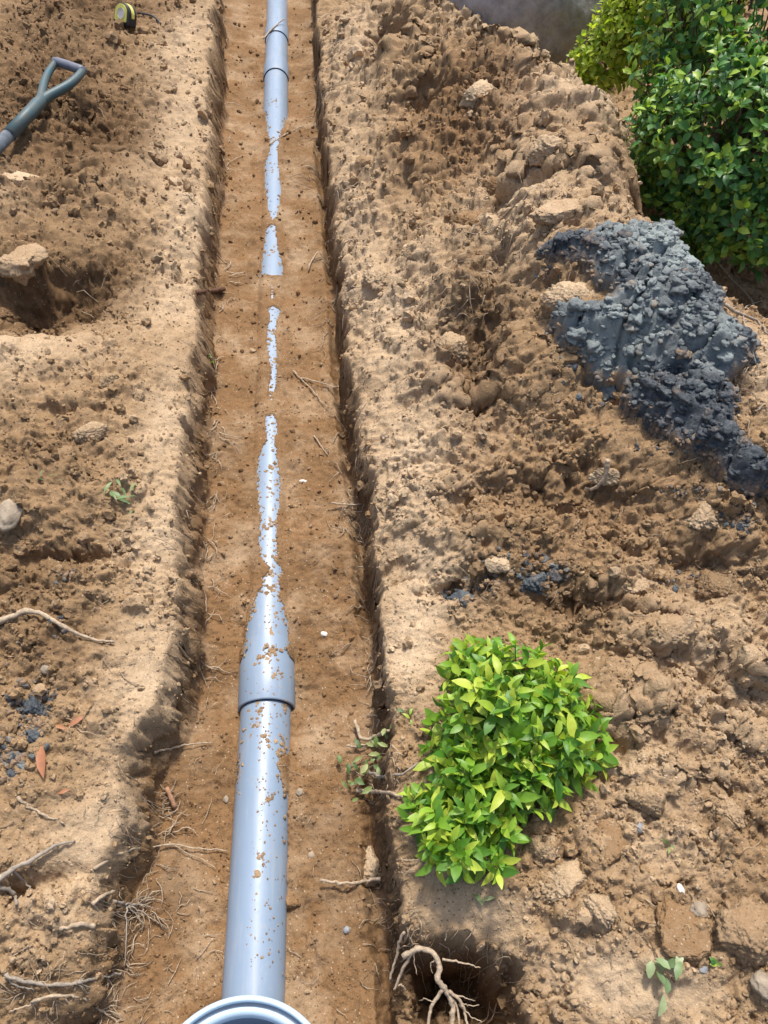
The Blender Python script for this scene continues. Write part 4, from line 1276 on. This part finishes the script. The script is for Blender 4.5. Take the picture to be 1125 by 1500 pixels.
# the yellow green bush between boulder and dark bush
ells = [(at(940, 45, .42), (.17, .2, .20)), (at(868, 100, .35), (.11, .10, .15)), (at(990, 0, .6), (.24, .28, .25)), (at(893, 85, .40), (.13, .12, .17)), (at(905, 35, .48), (.10, .10, .14))]
yb = np.array([ells[0][0][0], ells[0][0][1], .2])
hole = np.array([9, 9, 9.])
tips = [q for q in dome_tips(ells, 1700, (.75, 1.0), -.6) if keep(*q)]
build_shrub('bush', yb, tips, 'yellow green bush between the boulder and the dark bush', M_YLEAF, 'obov', (.022, .038), .5, (5, 7), (-.1, 1.1), 200, None, .05, .004, twig_in=.15)


# ------------------------------------------------------------------ roots
def smooth_path(P, n):
    P = np.asarray(P, float)
    s = np.concatenate([[0], np.cumsum(np.linalg.norm(np.diff(P, axis=0), axis=1))])
    u = np.linspace(0, s[-1], n)
    Q = np.stack([np.interp(u, s, P[:, k]) for k in range(3)], 1)
    for _ in range(2):
        Q[1:-1] = .25 * Q[:-2] + .5 * Q[1:-1] + .25 * Q[2:]
    return Q


def root_pts(pts, lift=.004, wig=.002, follow=False):
    W = []
    for q in pts:
        if len(q) == 4:
            p = at(q[0], q[1], q[2])
        elif len(q) == 3 and not follow:
            g_ = on_ground(q[0], q[1]); p = at(q[0], q[1], g_[2] + q[2])
        else:
            p = on_ground(q[0], q[1]); p = p + np.array([0, 0, lift])
        W.append(p)
    n = max(6, len(pts) * 4)
    Q = smooth_path(W, n)
    Q[1:-1] += rng.normal(0, wig, (n - 2, 3))
    return Q


def root_obj(pts, w0, w1, label, mat=None, lift=.004, wig=.0015, branches=(), name='root', cat='root'):
    Q = root_pts(pts, lift, wig)
    k = ppm(Q[0])
    b = MB()
    R = np.linspace(w0 / 2 / k, w1 / 2 / k, len(Q)) * (1 + .18 * rng.normal(size=len(Q)).clip(-1, 1))
    b.tube(Q, R, 8)
    br_objs = []
    for bp, a, c in branches:
        Qb = root_pts(bp, lift, wig)
        bb_ = MB(); bb_.tube(Qb, np.linspace(a / 2 / k, c / 2 / k, len(Qb)), 6)
        br_objs.append(bb_)
    o = b.build(name, mat or M_ROOT, None, True, origin=Q[0])
    for x in br_objs:
        x.build('branch_root', mat or M_ROOT, o, origin=Q[0])
    return tag(o, label, cat)


root_obj([(-12, 914, .01), (10, 905, .012), (38, 894, .016), (58, 897, .018), (85, 913, .016), (115, 930, .014), (145, 939, .010), (167, 940, .006)], 9, 4, 'thick tan root curving over the crumbly soil above the grey clay lumps', lift=.012, wig=.0008)
root_obj([(890, 674, .022), (889, 690, .022), (884, 703, .02), (874, 714, .016), (862, 718, .01), (857, 714, .006)], 9, 4, 'short pale curved root lying below the blue grey clay', lift=.01, wig=.0006)
root_obj([(288, 434), (300, 432), (312, 431), (329, 428)], 8, 9, 'brown broken root stub sticking out of the trench wall', M_WOOD, .012, .0006, name='root_stub')
root_obj([(-5, 1290, .012), (25, 1270, .015), (50, 1258, .012), (80, 1238, .008), (110, 1232, .004)], 10, 3, 'grey root half buried at the edge above the curled root', M_ROOT_G, .006, .001, [([(20, 1275), (45, 1300), (50, 1320), (44, 1335)], 4, 2)])
root_obj([(28, 1168), (38, 1180), (55, 1190), (75, 1198), (96, 1208)], 5, 2.5, 'thin pale root below the orange dry leaf', M_ROOT, .006)
root_obj([(-5, 1300, .01), (14, 1302, .014), (22, 1312, .014), (24, 1325, .008)], 7, 4, 'curled pale root at the edge below the grey root', M_ROOT_G, .008, .0006)
root_obj([(135, 1325, .01), (150, 1312, .014), (168, 1306, .006)], 6, 5, 'short forked root end on the near bank', M_ROOT, .008, .0006, [([(137, 1322), (148, 1338), (165, 1346), (172, 1360), (170, 1366)], 4.5, 2)])
root_obj([(90, 1362), (108, 1358), (122, 1354), (140, 1358)], 6, 8, 'stubby pink root on the near bank', M_ROOT, .008, .0006)
root_obj([(14, 1428), (30, 1438), (60, 1443), (100, 1444), (120, 1440), (150, 1434), (182, 1427)], 6, 4, 'long grey root crossing the dark hollow at the corner', M_ROOT_G, .016, .001, [([(18, 1432), (30, 1446), (55, 1452)], 4, 2), ([(118, 1442), (140, 1452), (160, 1460)], 3, 1.5)])
root_obj([(50, 1470), (70, 1461), (100, 1459), (125, 1462), (145, 1478), (165, 1488)], 5, 2.5, 'lower pale root in the dark hollow at the corner', M_ROOT, .014, .001, [([(60, 1467), (45, 1475), (20, 1482)], 4, 2), ([(110, 1461), (125, 1478), (130, 1492)], 2.5, 1.2), ([(96, 1460), (108, 1476), (112, 1490)], 2.5, 1.2)])
root_obj([(140, 1275), (165, 1258), (190, 1246), (230, 1242), (256, 1238), (290, 1244), (335, 1249)], 5, 1.6, 'long thin root stretching from the near bank towards the pipe', M_ROOT, .010, .001, [([(256, 1240), (275, 1252), (300, 1262), (318, 1275)], 1.8, 1)])
root_obj([(228, 1105), (250, 1099), (275, 1094), (292, 1092), (313, 1091)], 4, 1.8, 'thin pale root poking out of the wall beside the near pipe', M_ROOT, .012, .001)
root_obj([(246, 1156), (252, 1170), (258, 1186)], 7, 6, 'short reddish root stub pressed against the trench wall', M_ROOT_R, .012, .0005, name='root_stub')
root_obj([(168, 1322), (190, 1328), (205, 1324), (225, 1320)], 5, 1.5, 'hairy root tuft poking out of the near bank', M_ROOT_G, .012, .001,
         [([(190, 1328), (210, 1338), (228, 1350)], 3, 1), ([(185, 1328), (205, 1318), (228, 1310)], 2, 1), ([(190, 1330), (205, 1346), (215, 1358)], 2.5, 1), ([(188, 1330), (188, 1360), (186, 1400), (184, 1420)], 3, 1.5), ([(195, 1326), (215, 1328), (236, 1334)], 2, .8), ([(190, 1330), (200, 1340), (222, 1342)], 2, .8)])
root_obj([(470, 1293), (490, 1296), (515, 1298), (540, 1294), (562, 1289)], 4, 5, 'thin reddish root reaching out of the wall over the trench floor', M_ROOT, .02, .001)
root_obj([(520, 1060), (525, 1075), (530, 1090), (545, 1086), (560, 1080), (570, 1076)], 6, 4, 'forked pale root sticking out of the lip beside the leafy weed', M_ROOT, .02, .001, [([(553, 1072), (557, 1055), (556, 1045)], 3.5, 2)])
root_obj([(508, 1097), (520, 1099), (535, 1096), (548, 1088)], 3.5, 2, 'small pale root below the forked pale root', M_ROOT, .018, .001)
root_obj([(522, 1162), (545, 1164), (570, 1166), (590, 1172), (605, 1178)], 6, 4, 'pale root under the leafy weed', M_ROOT, .02, .001)
root_obj([(540, 1135), (560, 1142), (580, 1140), (600, 1135), (612, 1122)], 5, 3, 'looping root behind the leafy weed', M_ROOT_G, .018, .001)
# the big branching root in the hole
A_ = 1
root_obj([(590, 1402, .13, A_), (612, 1389, .145, A_), (628, 1391, .15, A_), (640, 1401, .15, A_), (645, 1417, .145, A_), (639, 1434, .14, A_), (651, 1447, .13, A_), (660, 1462, .12, A_), (664, 1480, .11, A_), (660, 1508, .10, A_)], 8, 8, 'big pale branching root hanging in the dark hole at the trench lip', M_ROOT, .03, .0006,
         [([(604, 1394, .14, A_), (594, 1412, .12, A_), (584, 1432, .10, A_), (577, 1450, .09, A_)], 6, 3.5), ([(592, 1366, .16, A_), (584, 1380, .14, A_), (582, 1398, .12, A_), (575, 1420, .10, A_), (571, 1436, .09, A_)], 4.5, 3.5),
          ([(580, 1442, .09, A_), (590, 1444, .09, A_), (594, 1450, .08, A_)], 3, 2), ([(650, 1448, .13, A_), (638, 1463, .12, A_), (630, 1480, .11, A_), (627, 1508, .10, A_)], 6, 4.5), ([(658, 1452, .13, A_), (672, 1462, .12, A_), (680, 1478, .11, A_), (685, 1508, .10, A_)], 5.5, 3.5),
          ([(660, 1458, .12, A_), (670, 1475, .11, A_), (674, 1508, .10, A_)], 4.5, 3), ([(648, 1405, .15, A_), (665, 1408, .145, A_), (685, 1412, .14, A_), (704, 1418, .13, A_)], 4, 1.5), ([(668, 1458, .12, A_), (682, 1462, .12, A_), (696, 1466, .11, A_)], 2.5, 1.2),
          ([(672, 1470, .11, A_), (690, 1490, .11, A_), (706, 1497, .11, A_)], 2.5, 1.2), ([(640, 1404, .15, A_), (630, 1412, .14, A_), (634, 1426, .13, A_)], 2.5, 1.2), ([(606, 1392, .145, A_), (607, 1410, .13, A_), (611, 1428, .12, A_)], 2, 1),
          ([(652, 1378, .16, A_), (654, 1366, .17, A_), (660, 1358, .18, A_)], 2, 1), ([(636, 1468, .12, A_), (622, 1462, .12, A_), (614, 1466, .11, A_)], 2, 1), ([(676, 1470, .115, A_), (690, 1474, .11, A_), (702, 1472, .11, A_)], 2, 1)])
root_obj([(430, 546), (440, 556), (462, 562), (482, 568), (505, 571)], 2.4, 1.4, 'thin white root lying across the trench floor midway', M_ROOT, .008, .0015, [([(440, 556), (460, 578), (480, 600)], 2, 1)])
root_obj([(452, 400), (456, 384), (466, 370), (478, 360), (492, 350)], 2.6, 1.5, 'thin white root on the trench floor at the heap side', M_ROOT, .008, .0015)
root_obj([(486, 744), (510, 746), (530, 745)], 2.5, 2, 'straight hair root bridging the dark gap at the lip', M_ROOT, .02, .0008)
root_obj([(460, 640), (470, 655), (480, 668)], 2, 1.4, 'tiny pale root on the trench floor below the white one', M_ROOT, .005, .001)
root_obj([(524, 838), (540, 837), (556, 838)], 2.2, 1.6, 'fine root crossing the dark gap near the socket', M_ROOT, .02, .0008)
root_obj([(388, 78), (398, 66), (410, 55), (418, 48)], 2.4, 1.6, 'fine pale root lying over the far pipe socket', M_ROOT, .066, .0005)
root_obj([(395, 214), (415, 200), (430, 193), (445, 187)], 2.2, 1.4, 'fine white root on the trench floor near the far pipe', M_ROOT, .006, .001)
root_obj([(1055, 440, .02), (1072, 455, .03), (1090, 462, .03), (1112, 470, .03), (1125, 490, .02)], 5, 3, 'dry grey root arching behind the clay heap', M_ROOT_G, .02, .001, [([(1080, 458, .03), (1100, 445, .03), (1118, 440, .02)], 3, 2), ([(1088, 462, .03), (1098, 500, .02), (1110, 540, .02)], 3, 1.5)])
root_obj([(1045, 378, .02), (1060, 400, .03), (1080, 415, .03), (1100, 440, .02), (1118, 480, .01)], 3.5, 2, 'dry stalk below the big dark bush', M_ROOT, .02, .001, name='stalk', cat='stalk')
root_obj([(1022, 378), (1020, 395), (1018, 412)], 3, 1.5, 'short dry stalk at the far end of the clay', M_ROOT, .015, .001, name='stalk', cat='stalk')
root_obj([(912, 1450), (935, 1440), (965, 1432)], 0.1, 0.1, 'x') if False else None
root_obj([(985, 884), (993, 900), (1002, 916)], 4, 3, 'dark twig lying on the low slope', M_WOOD, .008, .0006, name='twig', cat='twig')
root_obj([(318, 1498), (318, 1499)], 1, 1, 'x') if False else None

# fine hair roots all over the spoil
hb = MB()
for _ in range(620):
    px = rng.uniform(0, 1125); py = rng.uniform(0, 1500)
    if 320 < px < 490 and py < 1000 and rng.random() < .75: continue
    if px > 590 and px < 900 and 920 < py < 1300: continue
    if px > 800 and py < 340: continue
    p = on_ground(px, py)
    if abs(p[0]) < .07 or math.hypot(p[0], p[1] - Y_CH) < .185: continue
    L = rng.uniform(.012, .06) * (1 if py > 500 else 1.5); a = rng.uniform(0, 6.28)
    Q = []
    for k in range(5):
        a += rng.normal(0, .5)
        p = p + np.array([math.cos(a), math.sin(a), 0]) * L / 4
        Q.append((p[0], p[1], gz(p[0], p[1]) + .0025 + .004 * rng.random()))
    r = rng.uniform(.0005, .0011)
    hb.tube(Q, [r, r, r * .9, r * .7, r * .4], 3, False)
for cx_, cy_, sx, sy, n in ((210, 1332, 22, 16, 46), (150, 1475, 34, 20, 46), (60, 1455, 40, 14, 26), (185, 1390, 8, 36, 26), (680, 1450, 40, 34, 40), (600, 1385, 22, 24, 24), (560, 1140, 26, 40, 30), (575, 1310, 20, 40, 26), (250, 1180, 14, 40, 16), (225, 1210, 26, 50, 40), (300, 900, 10, 160, 40), (318, 600, 10, 200, 40), (330, 250, 10, 200, 30), (470, 150, 14, 120, 40), (490, 400, 14, 150, 44), (520, 720, 16, 120, 50), (548, 950, 12, 120, 40), (1090, 560, 30, 80, 34), (700, 420, 20, 80, 24), (740, 330, 40, 60, 30), (960, 350, 60, 40, 20), (1040, 600, 30, 60, 24)):
    for _ in range(n):
        p = on_ground(cx_ + rng.normal(0, sx * .6), cy_ + rng.normal(0, sy * .6))
        k_ = ppm(p); L = rng.uniform(12, 42) / k_; a = rng.uniform(0, 6.28); up_ = rng.uniform(.002, .012)
        Q = []
        for k in range(6):
            a += rng.normal(0, .45)
            p = p + np.array([math.cos(a), math.sin(a), 0]) * L / 5
            Q.append((p[0], p[1], gz(p[0], p[1]) + .003 + up_ * math.sin(k / 5 * 3.1)))
        r = rng.uniform(.5, 1.0) / k_
        hb.tube(Q, [r, r, r, r * .9, r * .7, r * .4], 3, False)
tag(hb.build('rootlets', M_ROOT), 'fine hair like pale rootlets scattered over the dug earth', 'roots', None, 'stuff')


# ------------------------------------------------------------------ little plants and fallen leaves
def sprig(name, px, py, n, L, label, cat, mat, kind='lance', W=.4, spread_px=14, lift=.008, elev=(.1, .7), stem=None):
    p = on_ground(px, py)
    root = empty(name, tuple(p), label, cat)
    k = ppm(p)
    ms = [leaf_me('leaf', leaf_mesh('leaf', kind, 1, W * f, mat, bd, .25), mat) for f, bd in ((1, .2), (.85, .4))]
    for i in range(n):
        a = rng.uniform(0, 6.28); el = rng.uniform(*elev)
        d = np.array([math.cos(a) * math.cos(el), math.sin(a) * math.cos(el), math.sin(el)])
        x = p[0] + rng.normal(0, spread_px / k * .5); y = p[1] + rng.normal(0, spread_px / k * .5)
        q = np.array([x, y, max(gz(x, y), p[2] - .01) + lift + rng.uniform(0, lift)])
        ll = L / k * rng.uniform(.7, 1.15)
        B = basis(d, np.array([0, 0, 1.0]) + rng.normal(0, .3, 3)) * ll
        o = bpy.data.objects.new('leaf', ms[i % 2]); COL.objects.link(o); o.parent = root
        r = q - p
        o.matrix_local = Matrix(((*B[0], r[0]), (*B[1], r[1]), (*B[2], r[2]), (0, 0, 0, 1)))
    if stem:
        b = MB()
        for s in stem:
            Q = root_pts(s, lift, .001); b.tube(Q, [1.2 / k] * len(Q), 5)
        b.build('stem', M_TWIG, root, origin=p)
    return root


sprig('seedling', 178, 734, 12, 20, 'wilted pale green seedling on the bank above the thick root', 'seedling', M_PALELEAF, W=.3, spread_px=22, stem=[[(150, 736), (165, 734), (185, 738)]])
sprig('weed', 545, 1118, 26, 16, 'leafy weed with pale buds hanging over the lip by the bright shrub', 'weed', M_WEED, 'obov', .5, 34, .015, stem=[[(575, 1105), (552, 1112), (530, 1122), (512, 1128)], [(552, 1114), (535, 1140), (518, 1160)], [(560, 1110), (567, 1095)]])
sprig('weed', 518, 1152, 6, 12, 'lowest tip of pale weed hanging over the trench floor', 'weed', M_WEED, 'obov', .5, 14, .012)
sprig('sprig', 967, 1425, 9, 24, 'torn leafy sprig lying below the larger brown slab', 'sprig', M_PALELEAF, 'obov', .55, 34, .008, (.0, .5), stem=[[(942, 1368), (950, 1382), (958, 1396), (970, 1420), (985, 1440)]])
sprig('sprig', 707, 1325, 2, 26, 'single fallen green leaf on bare earth below the bright shrub', 'leaf', M_PALELEAF, 'lance', .35, 6, .006, (.0, .4))
sprig('sprig', 618, 1272, 1, 1, None, None, M_WEED) if False else None
sprig('leaf_scrap', 312, 531, 2, 16, 'little green leaf stuck on the trench wall', 'leaf', M_LEAF, 'obov', .7, 3, .008, (.2, .9))
sprig('seedling', 600, 1050, 3, 13, 'tiny green seedling on the lip left of the bright shrub', 'seedling', M_LEAF, 'lance', .4, 6, .006)
sprig('seedling', 1048, 1412, 4, 11, 'tiny dark green seedling under the larger brown slab', 'seedling', M_BUSH, 'obov', .6, 6, .006)
sprig('seedling', 978, 1243, 3, 11, 'tiny green seedling between the two brown slabs', 'seedling', M_WEED, 'lance', .4, 5, .006)
sprig('sprig', 66, 705, 3, 10, 'small green scrap of leaf left of the wilted seedling', 'leaf', M_PALELEAF, 'lance', .4, 8, .006)


def dry_leaf(px, py, L, rotz, label):
    p = on_ground(px, py); k = ppm(p)
    V, F = leaf_mesh('dry_leaf', 'lance', L / k, L / k * .3, M_DRYLEAF, .12, .3)
    o = link('dry_leaf', mesh_np('dry_leaf', V - np.array([L / k / 2, 0, 0]), F, True, M_DRYLEAF))
    o.location = (p[0], p[1], p[2] + .010); o.rotation_euler = (.15, -.1, rotz)
    tag(o, label, 'leaf')


dry_leaf(64, 1118, 50, -1.35, 'long orange dry leaf beside the grey clay lumps')
dry_leaf(116, 1058, 28, .6, 'short pinkish dry leaf right of the grey clay lumps')
dry_leaf(92, 1068, 20, -.4, 'small brown dry leaf touching the grey clay lumps')
dry_leaf(96, 1162, 18, .3, 'rounded orange dry leaf above the thin pale root')

# ------------------------------------------------------------------ shovel
sp = on_ground(90, 160)
ZS = max(on_ground(60, 150)[2], on_ground(110, 110)[2]) + .055
sh0 = at(62, 150, ZS)
sv = empty('shovel', tuple(sh0), 'dark teal shovel handle with a D grip resting on loose soil', 'shovel')
b = MB()
endp = at(-260, 490, ZS - .10)
A0 = at(26, 184, ZS); A1 = at(-40, 253, ZS - .015)
k = ppm(sh0)
b.tube([A0, A1, endp], [8.4 / k, 8.6 / k, 8.6 / k], 16); b.build('shaft', M_SHAFT, sv, origin=sh0)
b = MB()
b.tube([at(14, 197, ZS), at(46, 163, ZS), at(56, 152, ZS), at(64, 143, ZS + .002)], [9.2 / k, 9.2 / k, 9.4 / k, 7 / k], 16)
b.tube(smooth_path([at(58, 150, ZS), at(62, 134, ZS + .002), at(65, 119, ZS + .005), at(72, 104, ZS + .008), at(81, 92, ZS + .01)], 14), np.linspace(6.8, 5.2, 14) / k, 12)
b.tube(smooth_path([at(54, 154, ZS), at(68, 142, ZS + .0), at(86, 133, ZS + .003), at(105, 122, ZS + .006), at(119, 108, ZS + .01), at(121, 102, ZS + .01)], 16), np.linspace(7.6, 5.8, 16) / k, 12)
b.build('handle_yoke', M_TEAL, sv, origin=sh0)
b = MB(); b.tube([at(79, 90, ZS + .011), at(84, 91, ZS + .011), at(100, 96, ZS + .011), at(117, 102, ZS + .011), at(123, 104, ZS + .011)], np.array([6, 7, 7, 7, 6.5]) / k, 14); b.build('grip', M_GRIP, sv, origin=sh0)
# blade, pushed into the bank outside the picture
b = MB()
dv_ = endp - A1; dv_ = dv_ / np.linalg.norm(dv_); sd_ = np.cross(dv_, [0, 0, 1]); sd_ /= np.linalg.norm(sd_); un = np.cross(sd_, dv_)
prof_ = [(-.06, .02), (0, .09), (.1, .095), (.2, .085), (.27, .045), (.29, .01)]
Vt = []
for s, w in prof_:
    for q in (-1, -.5, 0, .5, 1):
        Vt.append(endp + dv_ * s + sd_ * w * q + un * (.012 * q * q))
n0 = len(Vt)
Vt = Vt + [v - un * .002 for v in Vt]
Ft = []
for i in range(len(prof_) - 1):
    for j in range(4):
        Ft.append((i * 5 + j, i * 5 + j + 1, i * 5 + 6 + j, i * 5 + 5 + j)); Ft.append((n0 + i * 5 + j + 5, n0 + i * 5 + j + 6, n0 + i * 5 + 1 + j, n0 + i * 5 + j))
for i in range(len(prof_) - 1):
    for j in (0, 4):
        Ft.append((i * 5 + j, (i + 1) * 5 + j, n0 + (i + 1) * 5 + j, n0 + i * 5 + j))
b.add(Vt, Ft); b.build('blade', M_STEEL, sv, origin=sh0)

# ------------------------------------------------------------------ tape measure
tp = on_ground(187, 36); k = ppm(tp)
tm = empty('tape_measure', tuple(tp), 'yellow and black tape measure lying on the dug soil', 'tape measure')
s = 29 / k
Rz = Matrix.Rotation(math.radians(-38), 3, 'Z') @ Matrix.Rotation(math.radians(62), 3, 'X')


def tape_profile(sc_):
    pts = []
    for i in range(18):
        a = math.pi * i / 17 - .1
        pts.append((math.cos(a) * .52 * sc_, math.sin(a) * .52 * sc_))
    pts += [(-.52 * sc_, -.36 * sc_), (-.44 * sc_, -.44 * sc_), (.46 * sc_, -.44 * sc_), (.52 * sc_, -.38 * sc_)]
    return pts


def prism(pts, z0, z1, bev=.06):
    b = MB(); V = []; n = len(pts)
    lv = [(z0, 1 - bev), (z0 + bev * .5, 1), (z1 - bev * .5, 1), (z1, 1 - bev)]
    for z, f in lv:
        V += [(x * f, y * f, z) for x, y in pts]
    F = []
    for l in range(3):
        for i in range(n):
            j = (i + 1) % n
            F.append((l * n + i, l * n + j, (l + 1) * n + j, (l + 1) * n + i))
    F.append(tuple(range(n))[::-1]); F.append(tuple(3 * n + i for i in range(n)))
    return V, F


def tape_part(name, pts, z0, z1, mat):
    V, F = prism(pts, z0, z1)
    V = [tuple(Rz @ Vector(v) * s + Vector((0, 0, s * .40))) for v in V]
    b = MB(); b.add(V, F); return b.build(name, mat, tm, False)


tape_part('case', tape_profile(1.0), -.27, .27, M_BLK)
tape_part('side_plate', [(x * .80 - .03, y * .80 + .05) for x, y in tape_profile(1.0)], .262, .30, M_YEL)
tape_part('label_disc', [(math.cos(i / 20 * 6.283) * .24, .05 + math.sin(i / 20 * 6.283) * .24) for i in range(20)], .295, .312, M_WHITE)
tape_part('yellow_band', [(x * 1.015, y * 1.015) for x, y in tape_profile(1.0) if y > -.2], -.12, .12, M_YEL)
b = MB()
Q = [on_ground(a, c) + np.array([0, 0, .008]) for a, c in ((202, 22), (212, 23), (222, 25), (230, 30), (236, 38))]
b.tube(smooth_path(Q, 12), .004, 6); b.build('wrist_strap', M_BLK, tm, origin=tp)
